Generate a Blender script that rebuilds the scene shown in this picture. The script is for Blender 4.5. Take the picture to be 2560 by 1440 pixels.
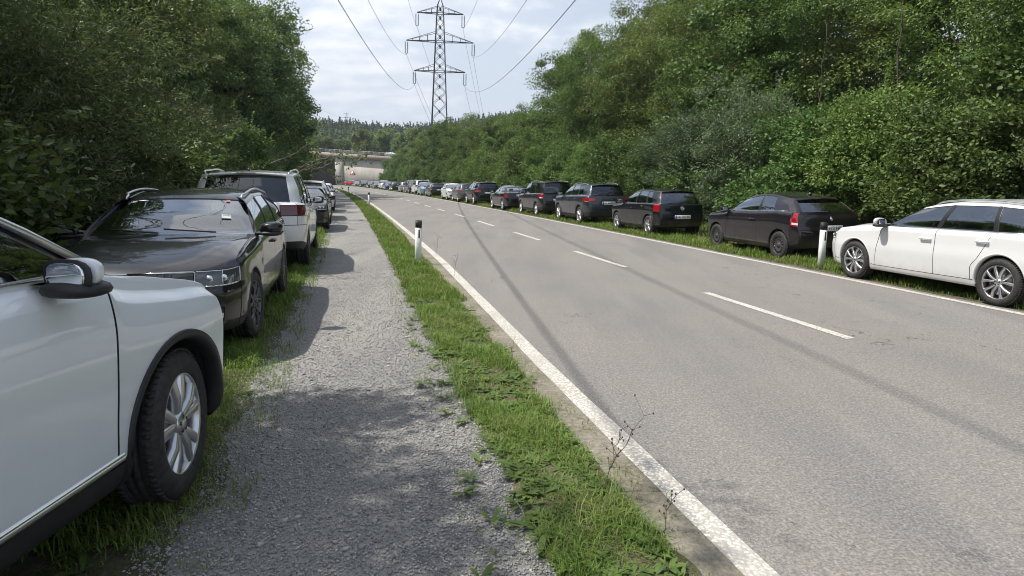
import bpy, math, random
import numpy as np
from mathutils import Vector, Matrix

for o in list(bpy.data.objects):
    bpy.data.objects.remove(o)
scene = bpy.context.scene
COL = scene.collection
R_ = math.radians

# ------------------------------------------------------------------ camera
cam_d = bpy.data.cameras.new('camera')
cam = bpy.data.objects.new('camera', cam_d)
COL.objects.link(cam)
CAM_H = 1.689
cam.location = (0, 0, CAM_H)
cam.rotation_mode = 'QUATERNION'
_m = Matrix.Rotation(R_(90 - 9.278), 4, 'X') @ Matrix.Rotation(R_(0.152), 4, 'Z')
cam.rotation_quaternion = _m.to_quaternion()
cam_d.sensor_width = 36.0
cam_d.lens = 36.0 * 1647.1 / 2560.0
cam_d.clip_start = 0.05
cam_d.clip_end = 30000
scene.camera = cam
scene.render.resolution_x, scene.render.resolution_y = 1024, 576

# ------------------------------------------------------------------ light
SUN_EL, SUN_AZ = R_(60), (-1.0, -0.02)          # the sun stands to the left of the road
_a = math.hypot(*SUN_AZ)
sdir = Vector((SUN_AZ[0] / _a * math.cos(SUN_EL), SUN_AZ[1] / _a * math.cos(SUN_EL), math.sin(SUN_EL)))
sun_d = bpy.data.lights.new('sun', 'SUN')
sun_d.energy = 5.0
sun_d.angle = R_(0.53)
sun_d.color = (1.0, 0.945, 0.865)
sun = bpy.data.objects.new('sun', sun_d)
COL.objects.link(sun)
sun.location = (-60, 0, 80)
sun.rotation_mode = 'QUATERNION'
sun.rotation_quaternion = sdir.to_track_quat('Z', 'Y')

world = bpy.data.worlds.new("World")
scene.world = world
world.use_nodes = True
wn, wl = world.node_tree.nodes, world.node_tree.links
wn.clear()
w_out = wn.new('ShaderNodeOutputWorld')
w_bg = wn.new('ShaderNodeBackground')
w_bg.inputs['Strength'].default_value = 0.115
sky = wn.new('ShaderNodeTexSky')
sky.sky_type = 'NISHITA'
sky.sun_disc = False
sky.sun_elevation = SUN_EL
sky.sun_rotation = math.atan2(sdir.x, sdir.y)
sky.altitude = 500
sky.air_density = 1.0
sky.dust_density = 2.2
sky.ozone_density = 1.0
# clouds: a thin veil over the whole sky and cumulus heaps low in the north
tc = wn.new('ShaderNodeTexCoord')
sep = wn.new('ShaderNodeSeparateXYZ')
wl.new(tc.outputs['Generated'], sep.inputs[0])


def wmath(op, a, b=None, c=None, clamp=False):
    n = wn.new('ShaderNodeMath')
    n.operation = op
    n.use_clamp = clamp
    for k, v in enumerate((a, b, c)):
        if v is None:
            continue
        if isinstance(v, (int, float)):
            n.inputs[k].default_value = v
        else:
            wl.new(v, n.inputs[k])
    return n.outputs[0]


def wmix(f, a, b):
    n = wn.new('ShaderNodeMix')
    n.data_type = 'RGBA'
    for s, v in ((n.inputs[0], f), (n.inputs[6], a), (n.inputs[7], b)):
        if isinstance(v, tuple):
            s.default_value = v + (1,)
        elif isinstance(v, (int, float)):
            s.default_value = v
        else:
            wl.new(v, s)
    return n.outputs[2]


zc_ = wmath('MAXIMUM', sep.outputs[2], 0.0)
zden = wmath('ADD', zc_, 0.16)
cu = wmath('DIVIDE', sep.outputs[0], zden)
cv = wmath('DIVIDE', sep.outputs[1], zden)
comb = wn.new('ShaderNodeCombineXYZ')
wl.new(cu, comb.inputs[0])
wl.new(cv, comb.inputs[1])


def wnoise(scale, detail, rough, off, vec=None):
    mp = wn.new('ShaderNodeMapping')
    mp.inputs['Location'].default_value = off
    wl.new(vec if vec is not None else comb.outputs[0], mp.inputs[0])
    n = wn.new('ShaderNodeTexNoise')
    n.inputs['Scale'].default_value = scale
    n.inputs['Detail'].default_value = detail
    n.inputs['Roughness'].default_value = rough
    wl.new(mp.outputs[0], n.inputs[0])
    return n.outputs[0]


def wramp(x, a, b):
    n = wn.new('ShaderNodeMapRange')
    n.interpolation_type = 'SMOOTHSTEP'
    n.inputs[1].default_value = a
    n.inputs[2].default_value = b
    wl.new(x, n.inputs[0])
    return n.outputs[0]


veil = wramp(wnoise(0.55, 5, 0.55, (3.1, 1.7, 0)), 0.22, 0.62)
heap = wnoise(1.15, 8, 0.52, (7.4, 2.2, 0))
heap_hi = wnoise(1.15, 8, 0.52, (7.36, 2.1, 0))
# cumulus gathers around one bearing (a little left of the road), thinning sideways
bear = wmath('ADD', sep.outputs[0], 0.145)
bear2 = wmath('MULTIPLY', bear, bear)
near_b = wmath('SUBTRACT', 0.115, wmath('MULTIPLY', bear2, 3.4))
near_b = wmath('MAXIMUM', near_b, -0.06)
heap_m = wramp(wmath('ADD', heap, near_b), 0.515, 0.62)
shade_m = wramp(wmath('SUBTRACT', heap, heap_hi), -0.06, 0.07)
low_v = wmath('MULTIPLY', wramp(sep.outputs[2], .50, .0), .88)
thin = wmath('ADD', wmath('MULTIPLY', wramp(sep.outputs[2], .55, .28), .50), .30)
veil_f = wmath('MAXIMUM', wmath('MULTIPLY', veil, thin), low_v)
c1 = wmix(veil_f, sky.outputs[0], (5.75, 6.25, 6.85))
heap_c = wmix(shade_m, (5.7, 6.1, 6.7), (9.2, 9.1, 8.9))
c2 = wmix(wmath('MULTIPLY', heap_m, 0.80), c1, heap_c)
wl.new(c2, w_bg.inputs['Color'])
wl.new(w_bg.outputs[0], w_out.inputs['Surface'])

scene.view_settings.view_transform = 'Standard'
scene.view_settings.look = 'None'
scene.view_settings.gamma = 1.0
scene.view_settings.use_curve_mapping = False
scene.view_settings.exposure = 0.46
scene.cycles.use_denoising = True
scene.cycles.max_bounces = 8
scene.cycles.transparent_max_bounces = 12
scene.cycles.caustics_reflective = False
scene.cycles.caustics_refractive = False
scene.cycles.sample_clamp_indirect = 6.0
scene.cycles.filter_width = 1.05

# ------------------------------------------------------------------ helpers
def tag(o, label=None, cat=None, group=None, kind=None):
    for k, v in (('label', label), ('category', cat), ('group', group), ('kind', kind)):
        if v:
            o[k] = v
    return o


def empty(name, loc=(0, 0, 0), rz=0.0, parent=None):
    o = bpy.data.objects.new(name, None)
    o.empty_display_size = 0.3
    COL.objects.link(o)
    o.location = loc
    o.rotation_euler = (0, 0, rz)
    if parent is not None:
        o.parent = parent
    return o


def np_mesh(name, V, F, mat=None, smooth=True, attr=None):
    """V (n,3); F list of index arrays (mixed sizes) or one (m,k) array."""
    me = bpy.data.meshes.new(name)
    V = np.asarray(V, dtype=np.float32)
    if isinstance(F, np.ndarray):
        k = F.shape[1]
        n = F.shape[0]
        loops = F.reshape(-1).astype(np.int32)
        starts = np.arange(0, n * k, k, dtype=np.int32)
    else:
        lens = np.array([len(f) for f in F], dtype=np.int32)
        n = len(F)
        loops = np.concatenate([np.asarray(f, dtype=np.int32) for f in F]) if n else np.zeros(0, np.int32)
        starts = np.concatenate([[0], np.cumsum(lens)[:-1]]).astype(np.int32) if n else np.zeros(0, np.int32)
    me.vertices.add(len(V))
    me.vertices.foreach_set('co', V.reshape(-1))
    me.loops.add(len(loops))
    me.loops.foreach_set('vertex_index', loops)
    me.polygons.add(n)
    me.polygons.foreach_set('loop_start', starts)
    me.update(calc_edges=True)
    me.validate()
    if smooth:
        me.polygons.foreach_set('use_smooth', np.ones(len(me.polygons), dtype=bool))
    if attr is not None:
        for an, vals in attr.items():
            a = me.attributes.new(an, 'FLOAT', 'POINT')
            a.data.foreach_set('value', np.asarray(vals, dtype=np.float32))
    if mat is not None:
        me.materials.append(mat)
    return me


def link(name, me, parent=None, loc=None, rot=None, mat=None):
    o = bpy.data.objects.new(name, me)
    COL.objects.link(o)
    if parent is not None:
        o.parent = parent
    if loc is not None:
        o.location = loc
    if rot is not None:
        o.rotation_euler = rot
    if mat is not None:
        o.material_slots[0].link = 'OBJECT'
        o.material_slots[0].material = mat
    return o


class MB:
    """Collects simple shapes into one mesh."""

    def __init__(self):
        self.V = []
        self.F = []
        self.n = 0

    def add(self, V, F):
        V = np.asarray(V, dtype=float).reshape(-1, 3)
        self.V.append(V)
        for f in F:
            self.F.append([i + self.n for i in f])
        self.n += len(V)
        return self

    def box(self, c, s, M=None, bevel=0.0):
        sx, sy, sz = s[0] / 2, s[1] / 2, s[2] / 2
        if bevel <= 0:
            V = [(x, y, z) for x in (-sx, sx) for y in (-sy, sy) for z in (-sz, sz)]
            F = [(0, 1, 3, 2), (4, 6, 7, 5), (0, 4, 5, 1), (2, 3, 7, 6), (0, 2, 6, 4), (1, 5, 7, 3)]
        else:
            b = min(bevel, sx * .95, sy * .95, sz * .95)
            V, F = [], []
            idx = {}
            for ix in (-1, 1):
                for iy in (-1, 1):
                    for iz in (-1, 1):
                        for ax in range(3):
                            p = [ix * (sx - b), iy * (sy - b), iz * (sz - b)]
                            p[ax] += (ix, iy, iz)[ax] * b
                            idx[(ix, iy, iz, ax)] = len(V)
                            V.append(tuple(p))
            for ax in range(3):
                o1, o2 = [(1, 2), (2, 0), (0, 1)][ax]
                for s_ in (-1, 1):
                    q = []
                    for a, b_ in ((-1, -1), (1, -1), (1, 1), (-1, 1)):
                        k = [0, 0, 0]
                        k[ax] = s_
                        k[o1] = a
                        k[o2] = b_
                        q.append(idx[(k[0], k[1], k[2], ax)])
                    F.append(q if s_ > 0 else q[::-1])
            for ax in range(3):
                o1, o2 = [(1, 2), (2, 0), (0, 1)][ax]
                for a in (-1, 1):
                    for b_ in (-1, 1):
                        q = []
                        for s_, w in ((-1, o1), (1, o1), (1, o2), (-1, o2)):
                            k = [0, 0, 0]
                            k[ax] = s_
                            k[o1] = a
                            k[o2] = b_
                            q.append(idx[(k[0], k[1], k[2], w)])
                        F.append(q if a * b_ < 0 else q[::-1])
            for ix in (-1, 1):
                for iy in (-1, 1):
                    for iz in (-1, 1):
                        q = [idx[(ix, iy, iz, a)] for a in range(3)]
                        F.append(q if ix * iy * iz > 0 else q[::-1])
        V = np.array(V, dtype=float)
        if M is not None:
            V = V @ np.array(M.to_3x3()).T
        V = V + np.array(c)
        return self.add(V, F)

    def tube(self, pts, rad, n=6, cap=True):
        pts = np.asarray(pts, dtype=float)
        m = len(pts)
        rad = np.broadcast_to(np.asarray(rad, dtype=float), (m,))
        t = np.gradient(pts, axis=0)
        t /= np.linalg.norm(t, axis=1)[:, None] + 1e-12
        ref = np.array([0, 0, 1.0]) if abs(t[0][2]) < 0.9 else np.array([1.0, 0, 0])
        V = []
        u = np.cross(t[0], ref)
        u /= np.linalg.norm(u)
        for k in range(m):
            u = u - t[k] * np.dot(u, t[k])
            u /= np.linalg.norm(u) + 1e-12
            v = np.cross(t[k], u)
            for a in range(n):
                an = 2 * math.pi * a / n
                V.append(pts[k] + rad[k] * (math.cos(an) * u + math.sin(an) * v))
        F = []
        for k in range(m - 1):
            for a in range(n):
                b = (a + 1) % n
                F.append((k * n + a, k * n + b, (k + 1) * n + b, (k + 1) * n + a))
        if cap:
            F.append(tuple(range(n))[::-1])
            F.append(tuple((m - 1) * n + a for a in range(n)))
        return self.add(V, F)

    def bar(self, a, b, w, h=None):
        """rectangular bar from a to b"""
        a, b = Vector(a), Vector(b)
        d = b - a
        M = d.to_track_quat('X', 'Z').to_matrix()
        return self.box((a + b) / 2, (d.length, w, h or w), M)

    def lathe(self, prof, n=32, axis='Y', c=(0, 0, 0), close=False):
        """prof: list of (r, h) revolved round AXIS"""
        V, F = [], []
        m = len(prof)
        for k in range(n):
            an = 2 * math.pi * k / n
            ca, sa = math.cos(an), math.sin(an)
            for r, h in prof:
                if axis == 'Y':
                    V.append((r * ca + c[0], h + c[1], r * sa + c[2]))
                elif axis == 'X':
                    V.append((h + c[0], r * ca + c[1], r * sa + c[2]))
                else:
                    V.append((r * ca + c[0], r * sa + c[1], h + c[2]))
        for k in range(n):
            k2 = (k + 1) % n
            for a in range(m - 1):
                q = (k * m + a, k * m + a + 1, k2 * m + a + 1, k2 * m + a)
                F.append(q if axis != 'Y' else q)
        return self.add(V, F)

    def prism(self, poly, axis, a, b):
        """2D polygon extruded along axis from a to b; poly in the other two coordinates in order"""
        n = len(poly)
        V = []
        for h in (a, b):
            for p in poly:
                q = list(p)
                q.insert(axis, h)
                V.append(q)
        F = [tuple(range(n))[::-1], tuple(range(n, 2 * n))]
        for k in range(n):
            k2 = (k + 1) % n
            F.append((k, k2, n + k2, n + k))
        return self.add(V, F)

    def mesh(self, name, mat=None, smooth=False):
        me = np_mesh(name, np.concatenate(self.V), self.F, mat, smooth)
        return me

    def build(self, name, mat, parent=None, smooth=False, loc=None):
        return link(name, self.mesh(name, mat, smooth), parent, loc)


def fix_normals(me):
    import bmesh
    bm = bmesh.new()
    bm.from_mesh(me)
    bmesh.ops.recalc_face_normals(bm, faces=bm.faces)
    bm.to_mesh(me)
    bm.free()
    return me


# ------------------------------------------------------------------ materials
class NT:
    def __init__(self, name):
        self.m = bpy.data.materials.new(name)
        self.m.use_nodes = True
        self.n = self.m.node_tree.nodes
        self.l = self.m.node_tree.links
        self.n.clear()
        self.out = self.n.new('ShaderNodeOutputMaterial')
        self.geo = None

    def node(self, t, **kw):
        n = self.n.new(t)
        for k, v in kw.items():
            setattr(n, k, v)
        return n

    def set(self, sock, v):
        if v is None:
            return
        if hasattr(v, 'is_output') or isinstance(v, bpy.types.NodeSocket):
            self.l.new(v, sock)
        elif isinstance(v, (tuple, list)) and len(v) == 3 and sock.type == 'RGBA':
            sock.default_value = (*v, 1)
        else:
            sock.default_value = v

    def pos(self):
        if self.geo is None:
            self.geo = self.node('ShaderNodeNewGeometry')
        return self.geo.outputs['Position']

    def obj(self):
        return self.node('ShaderNodeTexCoord').outputs['Object']

    def noise(self, scale, detail=3, rough=.55, vec=None, dist=0.0, col=False):
        n = self.node('ShaderNodeTexNoise')
        n.inputs['Scale'].default_value = scale
        n.inputs['Detail'].default_value = detail
        n.inputs['Roughness'].default_value = rough
        n.inputs['Distortion'].default_value = dist
        self.l.new(vec if vec is not None else self.pos(), n.inputs[0])
        return n.outputs[1 if col else 0]

    def voro(self, scale, feature='F1', out=0, vec=None, rand=1.0):
        n = self.node('ShaderNodeTexVoronoi', feature=feature)
        n.inputs['Scale'].default_value = scale
        n.inputs['Randomness'].default_value = rand
        self.l.new(vec if vec is not None else self.pos(), n.inputs[0])
        return n.outputs[out]

    def math(self, op, a, b=None, c=None, clamp=False):
        n = self.node('ShaderNodeMath', operation=op, use_clamp=clamp)
        for k, v in enumerate((a, b, c)):
            if v is not None:
                self.set(n.inputs[k], v)
        return n.outputs[0]

    def ramp(self, x, a, b, lo=0.0, hi=1.0, smooth=True):
        n = self.node('ShaderNodeMapRange')
        if smooth:
            n.interpolation_type = 'SMOOTHSTEP'
        n.inputs[1].default_value = a
        n.inputs[2].default_value = b
        n.inputs[3].default_value = lo
        n.inputs[4].default_value = hi
        self.set(n.inputs[0], x)
        return n.outputs[0]

    def mix(self, f, a, b, blend='MIX'):
        n = self.node('ShaderNodeMix', data_type='RGBA', blend_type=blend)
        self.set(n.inputs[0], f)
        self.set(n.inputs[6], a)
        self.set(n.inputs[7], b)
        return n.outputs[2]

    def mapping(self, vec, scale=(1, 1, 1), rot=(0, 0, 0), loc=(0, 0, 0)):
        n = self.node('ShaderNodeMapping')
        n.inputs['Scale'].default_value = scale
        n.inputs['Rotation'].default_value = rot
        n.inputs['Location'].default_value = loc
        self.l.new(vec, n.inputs[0])
        return n.outputs[0]

    def attr(self, name, out='Fac'):
        n = self.node('ShaderNodeAttribute', attribute_name=name)
        return n.outputs[out]

    def bump(self, h, strength=.5, dist=.02):
        n = self.node('ShaderNodeBump')
        n.inputs['Strength'].default_value = strength
        n.inputs['Distance'].default_value = dist
        self.l.new(h, n.inputs['Height'])
        return n.outputs[0]

    def bsdf(self, color, rough=.6, metal=0.0, normal=None, coat=0.0, coat_rough=.03, spec=.5, ior=None):
        b = self.node('ShaderNodeBsdfPrincipled')
        self.set(b.inputs['Base Color'], color)
        self.set(b.inputs['Roughness'], rough)
        self.set(b.inputs['Metallic'], metal)
        b.inputs['Specular IOR Level'].default_value = spec
        b.inputs['Coat Weight'].default_value = coat
        b.inputs['Coat Roughness'].default_value = coat_rough
        if normal is not None:
            self.l.new(normal, b.inputs['Normal'])
        return b.outputs[0]

    def done(self, sh):
        self.l.new(sh, self.out.inputs['Surface'])
        return self.m


def simple(name, color, rough=.6, metal=0.0, coat=0.0, spec=.5, var=.0, vscale=8.0):
    t = NT(name)
    c = color
    if var > 0:
        f = t.noise(vscale, 4, .6, t.obj())
        c = t.mix(t.ramp(f, .3, .7), tuple(x * (1 - var) for x in color), tuple(min(1, x * (1 + var)) for x in color))
    return t.done(t.bsdf(c, rough, metal, coat=coat, spec=spec))


def paint_mat(name, color, metal=0.0, rough=.35, dust=.25, flake=.0):
    """car paint: coloured base under a clear coat, a little road dust low on the panels"""
    t = NT(name)
    oc = t.obj()
    s = t.node('ShaderNodeSeparateXYZ')
    t.l.new(oc, s.inputs[0])
    n1 = t.noise(3.0, 5, .65, oc)
    low = t.ramp(s.outputs[2], .75, .18)
    d = t.math('MULTIPLY', t.math('MULTIPLY', low, t.ramp(n1, .3, .75)), dust, clamp=True)
    col = t.mix(d, color, (.30, .27, .23))
    rr = t.math('ADD', t.math('MULTIPLY', n1, .06), rough)
    orange = t.bump(t.noise(90, 2, .5, oc), .03, .002)
    b = t.node('ShaderNodeBsdfPrincipled')
    t.set(b.inputs['Base Color'], col)
    t.set(b.inputs['Roughness'], rr)
    b.inputs['Metallic'].default_value = metal
    b.inputs['Specular IOR Level'].default_value = .12 if max(color) < .1 else .4
    b.inputs['Coat Weight'].default_value = 1.0
    t.set(b.inputs['Coat Roughness'], t.math('ADD', t.math('MULTIPLY', d, .5), .025))
    t.l.new(orange, b.inputs['Coat Normal'])
    inner = t.bsdf((.015, .015, .016), .8)
    mx = t.node('ShaderNodeMixShader')
    g = t.node('ShaderNodeNewGeometry')
    t.l.new(g.outputs['Backfacing'], mx.inputs[0])
    t.l.new(b.outputs[0], mx.inputs[1])
    t.l.new(inner, mx.inputs[2])
    return t.done(mx.outputs[0])


def glass_mat(name, tint, refl=.5):
    t = NT(name)
    tr = t.node('ShaderNodeBsdfTransparent')
    t.set(tr.inputs[0], tint)
    gl = t.node('ShaderNodeBsdfGlossy')
    gl.inputs['Roughness'].default_value = .012
    t.set(gl.inputs[0], (.92, .96, 1.0))
    fr = t.node('ShaderNodeLayerWeight')
    fr.inputs[0].default_value = .5
    f = t.math('ADD', t.math('MULTIPLY', t.math('POWER', fr.outputs['Facing'], 3.2), .88), .05 + refl * .13, clamp=True)
    mx = t.node('ShaderNodeMixShader')
    t.l.new(f, mx.inputs[0])
    t.l.new(tr.outputs[0], mx.inputs[1])
    t.l.new(gl.outputs[0], mx.inputs[2])
    return t.done(mx.outputs[0])


M_black = simple('black_plastic', (.018, .018, .019), .55, var=.25)
M_gloss_black = simple('gloss_black', (.012, .012, .013), .12, coat=.5)
M_under = simple('underbody', (.012, .012, .012), .9)
M_trim = simple('rubber_trim', (.014, .014, .015), .35)
M_chrome = simple('chrome', (.75, .76, .77), .12, 1.0)
M_alu = simple('satin_aluminium', (.62, .63, .64), .28, 1.0)
M_glass = glass_mat('window_glass', (.42, .46, .46), 1.1)
M_glass_clear = glass_mat('windscreen_glass', (.34, .37, .38), .9)
M_glass_dark = glass_mat('privacy_glass', (.035, .037, .04), .35)
M_seat = simple('seat_fabric', (.035, .035, .037), .85, var=.2)
M_dash = simple('dashboard_plastic', (.025, .025, .026), .6)
M_plate = simple('plate_white', (.78, .79, .78), .35)
M_blue = simple('plate_blue', (.02, .08, .45), .4)
M_letter = simple('plate_letter', (.01, .01, .01), .5)
M_red_lens = simple('red_lens', (.30, .006, .012), .08, coat=1.0)
M_dark_red = simple('dark_red_lens', (.10, .004, .010), .06, coat=1.0)
M_white_lens = simple('white_lens', (.75, .72, .70), .1, coat=1.0)
M_head = simple('headlight_lens', (.06, .068, .08), .06, coat=1.0)
M_head_bright = simple('reflector', (.80, .82, .84), .15, .8)
M_disc = simple('brake_disc', (.16, .155, .15), .45, .8)
M_steel = simple('dark_steel_wheel', (.05, .05, .052), .5)
M_mirror = simple('mirror_glass', (.75, .78, .8), .02, 1.0)


def tyre_material():
    t = NT('tyre_rubber')
    o = t.obj()
    n = t.noise(30, 4, .6, o)
    c = t.mix(t.ramp(n, .35, .7), (.016, .016, .016), (.040, .038, .035))
    return t.done(t.bsdf(c, .78))


M_tyre = tyre_material()

# ------------------------------------------------------------------ the place: road coordinates
def xc(Y):
    return 5.34 - .236 * Y - .0003 * Y * Y


def rslope(Y):
    return -.236 - .0006 * Y


def RC(Y, off, z=0.0):
    """point beside the road: Y along it, OFF metres to the right of its centre line"""
    s = rslope(Y)
    n = 1 / math.sqrt(1 + s * s)
    return Vector((xc(Y) + off * n, Y - off * s * n, z))


def RY(Y, off, z=0.0):
    """the point OFF metres right of the centre line whose own depth is Y"""
    q = Y
    for _ in range(6):
        q = Y + off * rslope(q) / math.sqrt(1 + rslope(q) ** 2)
    return RC(q, off, z)


def road_heading(Y):
    return math.atan2(1.0, rslope(Y))


def RCn(Y, off):
    s = rslope(Y)
    n = 1 / np.sqrt(1 + s * s)
    return xc(Y) + off * n, Y - off * s * n


F_PX = 1647.1
CP, SP = math.cos(R_(9.278)), math.sin(R_(9.278))


def at(px, py, Y):
    """the point seen at photograph pixel (px, py) when it lies at depth Y"""
    u, v = (px - 1280) / F_PX, (720 - py) / F_PX
    c, s = math.cos(R_(.152)), math.sin(R_(.152))
    u, v = u * c - v * s, u * s + v * c
    d = Vector((u, CP + v * SP, -SP + v * CP))
    return d * (Y / d.y) + Vector((0, 0, CAM_H))


def vnoise(x, seed=0, octs=4):
    """smooth 1-D value noise, -1..1"""
    x = np.asarray(x, dtype=float)
    out = np.zeros_like(x)
    amp = 1.0
    for o in range(octs):
        rg = np.random.default_rng(seed * 31 + o)
        tab = rg.uniform(-1, 1, 4096)
        i = np.floor(x).astype(int)
        f = x - i
        f = f * f * (3 - 2 * f)
        out += amp * (tab[i % 4096] * (1 - f) + tab[(i + 1) % 4096] * f)
        x = x * 2.03 + 17.1
        amp *= .5
    return out / 1.9


def strip(name, Y0, Y1, step, o0, o1, z, mat, jit0=0.0, jit1=0.0, seed=0, across=3, kind='structure', bulge=0.0):
    Ys = []
    y = Y0
    while y < Y1:
        Ys.append(y)
        y += step * max(1.0, y / 14.0)
    Ys.append(Y1)
    Ys = np.array(Ys)
    a = o0 + jit0 * (vnoise(Ys * 2.1, seed) + .45 * vnoise(Ys * 9.7, seed + 1))
    b = o1 + jit1 * (vnoise(Ys * 2.1, seed + 7) + .45 * vnoise(Ys * 9.7, seed + 2))
    V, F = [], []
    for k in range(across + 1):
        f = k / across
        x, yy = RCn(Ys, a + (b - a) * f)
        V.append(np.stack([x, yy, np.full_like(x, z) + bulge * math.sin(math.pi * f) + (.004 if 0 else 0)], axis=1))
    V = np.stack(V, axis=1).reshape(-1, 3)
    m = across + 1
    F = np.array([(i * m + k, i * m + k + 1, (i + 1) * m + k + 1, (i + 1) * m + k) for i in range(len(Ys) - 1) for k in range(across)])
    o = link(name, np_mesh(name, V, F, mat, False))
    if kind:
        o['kind'] = kind
    return o


def asphalt_material():
    t = NT('old_asphalt')
    p = t.pos()
    along = t.mapping(p, (1, .12, 1), (0, 0, R_(-13.5)))
    big = t.noise(1.15, 4, .55, along)
    blot = t.noise(.42, 5, .6)
    mott = t.noise(5.5, 5, .7)
    grain = t.noise(60, 3, .8)
    grain1 = t.noise(26, 2, .7)
    grain2 = t.voro(62, 'F1', 0)
    c = t.mix(t.ramp(big, .36, .64), (.160, .155, .149), (.240, .227, .207))
    c = t.mix(t.ramp(blot, .38, .66, 0, .7), c, (.245, .218, .186))
    c = t.mix(t.ramp(mott, .35, .7, 0, .30), c, (.130, .128, .126))
    c = t.mix(t.ramp(grain, .34, .66, 0, 1), t.mix(.50, c, (.045, .045, .045)), t.mix(.30, c, (.46, .44, .41)))
    c = t.mix(t.ramp(grain1, .42, .62, .30, 0), c, (.08, .08, .08))
    spark = t.ramp(grain2, .16, .08, 0, .6)
    c = t.mix(spark, c, (.50, .48, .45))
    # cracks: thin lines along distorted cell borders, only in patches
    d = t.noise(1.6, 5, .62, col=True)
    vm = t.node('ShaderNodeVectorMath', operation='MULTIPLY_ADD')
    t.l.new(d, vm.inputs[0])
    vm.inputs[1].default_value = (1.3, 1.3, 0)
    t.l.new(p, vm.inputs[2])
    cr = t.voro(.42, 'DISTANCE_TO_EDGE', 0, vm.outputs[0])
    patch = t.ramp(t.noise(.33, 3, .5), .46, .58)
    brk = t.ramp(t.noise(7, 4, .7), .44, .56)
    crack = t.math('MULTIPLY', t.math('MULTIPLY', t.ramp(cr, .0048, .001), patch), brk)
    c = t.mix(t.math('MULTIPLY', crack, .75), c, (.030, .029, .028))
    h = t.math('SUBTRACT', t.math('MULTIPLY', grain, .6), t.math('MULTIPLY', crack, 1.2))
    h = t.math('SUBTRACT', h, t.math('MULTIPLY', grain2, 1.2))
    return t.done(t.bsdf(c, .86, normal=t.bump(h, .30, .004), spec=.35))


def line_material():
    t = NT('road_paint')
    g = t.noise(38, 5, .7)
    v = t.voro(46, 'F1', 0)
    worn = t.ramp(t.math('ADD', t.math('MULTIPLY', t.noise(1.3, 4, .6), .55), t.math('MULTIPLY', g, .62)), .52, .68)
    pits = t.ramp(t.math('ADD', v, t.math('MULTIPLY', g, .35)), .55, .70)
    c = t.mix(t.ramp(t.noise(2.4, 4, .6), .3, .7), (.60, .57, .50), (.74, .71, .64))
    c = t.mix(t.math('MULTIPLY', t.math('MAXIMUM', t.math('MULTIPLY', worn, .8), pits), .62), c, (.20, .19, .18))
    return t.done(t.bsdf(c, .7, normal=t.bump(t.math('ADD', g, v), .7, .01), spec=.3))


def gravel_material():
    t = NT('gravel')
    p = t.pos()
    big = t.noise(.8, 4, .6)
    along = t.mapping(p, (1, .10, 1), (0, 0, R_(-13.5)))
    track = t.noise(1.5, 3, .5, along)
    v1 = t.node('ShaderNodeTexVoronoi')
    v1.inputs['Scale'].default_value = 95
    t.l.new(p, v1.inputs[0])
    s = t.node('ShaderNodeSeparateColor')
    t.l.new(v1.outputs['Color'], s.inputs[0])
    f = t.noise(45, 4, .75)
    f2 = t.noise(17, 4, .75)
    c = t.mix(s.outputs[0], (.130, .128, .125), (.350, .341, .326))
    c = t.mix(t.ramp(f, .36, .64, .0, .6), t.mix(.35, c, (.07, .069, .067)), (.335, .325, .308))  # the shadows between stones are put into the base colour with the speckle
    c = t.mix(t.ramp(f2, .36, .58, .45, 0), c, (.135, .132, .128))
    c = t.mix(t.ramp(big, .42, .68, 0, .35), c, (.30, .285, .26))
    c = t.mix(t.ramp(track, .48, .64, 0, .35), c, (.33, .315, .29))
    h = t.math('SUBTRACT', t.math('MULTIPLY', f, .7), v1.outputs['Distance'])
    return t.done(t.bsdf(c, .92, normal=t.bump(h, .5, .009), spec=.2))


def soil_material(name='verge_soil', base=(.085, .080, .045), other=(.16, .135, .095)):
    t = NT(name)
    a = t.noise(2.2, 6, .65)
    b = t.noise(24, 4, .7)
    c = t.mix(t.ramp(a, .36, .66), base, other)
    c = t.mix(t.ramp(b, .3, .75), t.mix(.5, c, (.04, .045, .02)), c)
    return t.done(t.bsdf(c, .95, normal=t.bump(b, .8, .03), spec=.2))


M_asphalt, M_line, M_gravel, M_soil = asphalt_material(), line_material(), gravel_material(), soil_material()
M_dust = soil_material('dusty_edge', (.24, .215, .175), (.33, .30, .25))
M_floor = soil_material('woodland_floor', (.030, .032, .016), (.06, .052, .032))
M_meadow = soil_material('meadow', (.075, .105, .03), (.12, .13, .05))

# one sheet to the horizon
nG = 60
gx = np.linspace(-1, 1, nG)
gx = np.sign(gx) * np.abs(gx) ** 2.2 * 4500
GX, GY = np.meshgrid(gx, gx)
V = np.stack([GX.ravel(), GY.ravel() + 120, np.full(nG * nG, -.035)], axis=1)
F = np.array([(j * nG + i, j * nG + i + 1, (j + 1) * nG + i + 1, (j + 1) * nG + i) for j in range(nG - 1) for i in range(nG - 1)])
link('ground', np_mesh('ground', V, F, M_floor, False))['kind'] = 'structure'
strip('road', -14, 330, .5, -3.72, 3.5, 0.0, M_asphalt, .05, .05, 3, across=4)
strip('gravel_path', -8, 120, .4, -6.25, -4.25, -.004, M_gravel, .02, .02, 5)
strip('road_edge_dust', -8, 120, .08, -4.0, -3.47, .002, M_dust, .02, .045, 15)
strip('verge', -8, 170, .06, -4.36, -3.84, .006, M_soil, .08, .08, 9, bulge=.015)
vl = strip('verge_left', -8, 170, .06, -14.0, -6.02, .004, M_soil, .0, .13, 11, across=8)
for v in vl.data.vertices:
    k = v.index % 9
    v.co.z = (.075, .075, .075, .075, .075, .072, .062, .035, -.003)[k]
strip('verge_right', -8, 300, .3, 3.36, 13.0, .004, M_soil, .05, .0, 13, across=5)
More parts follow.
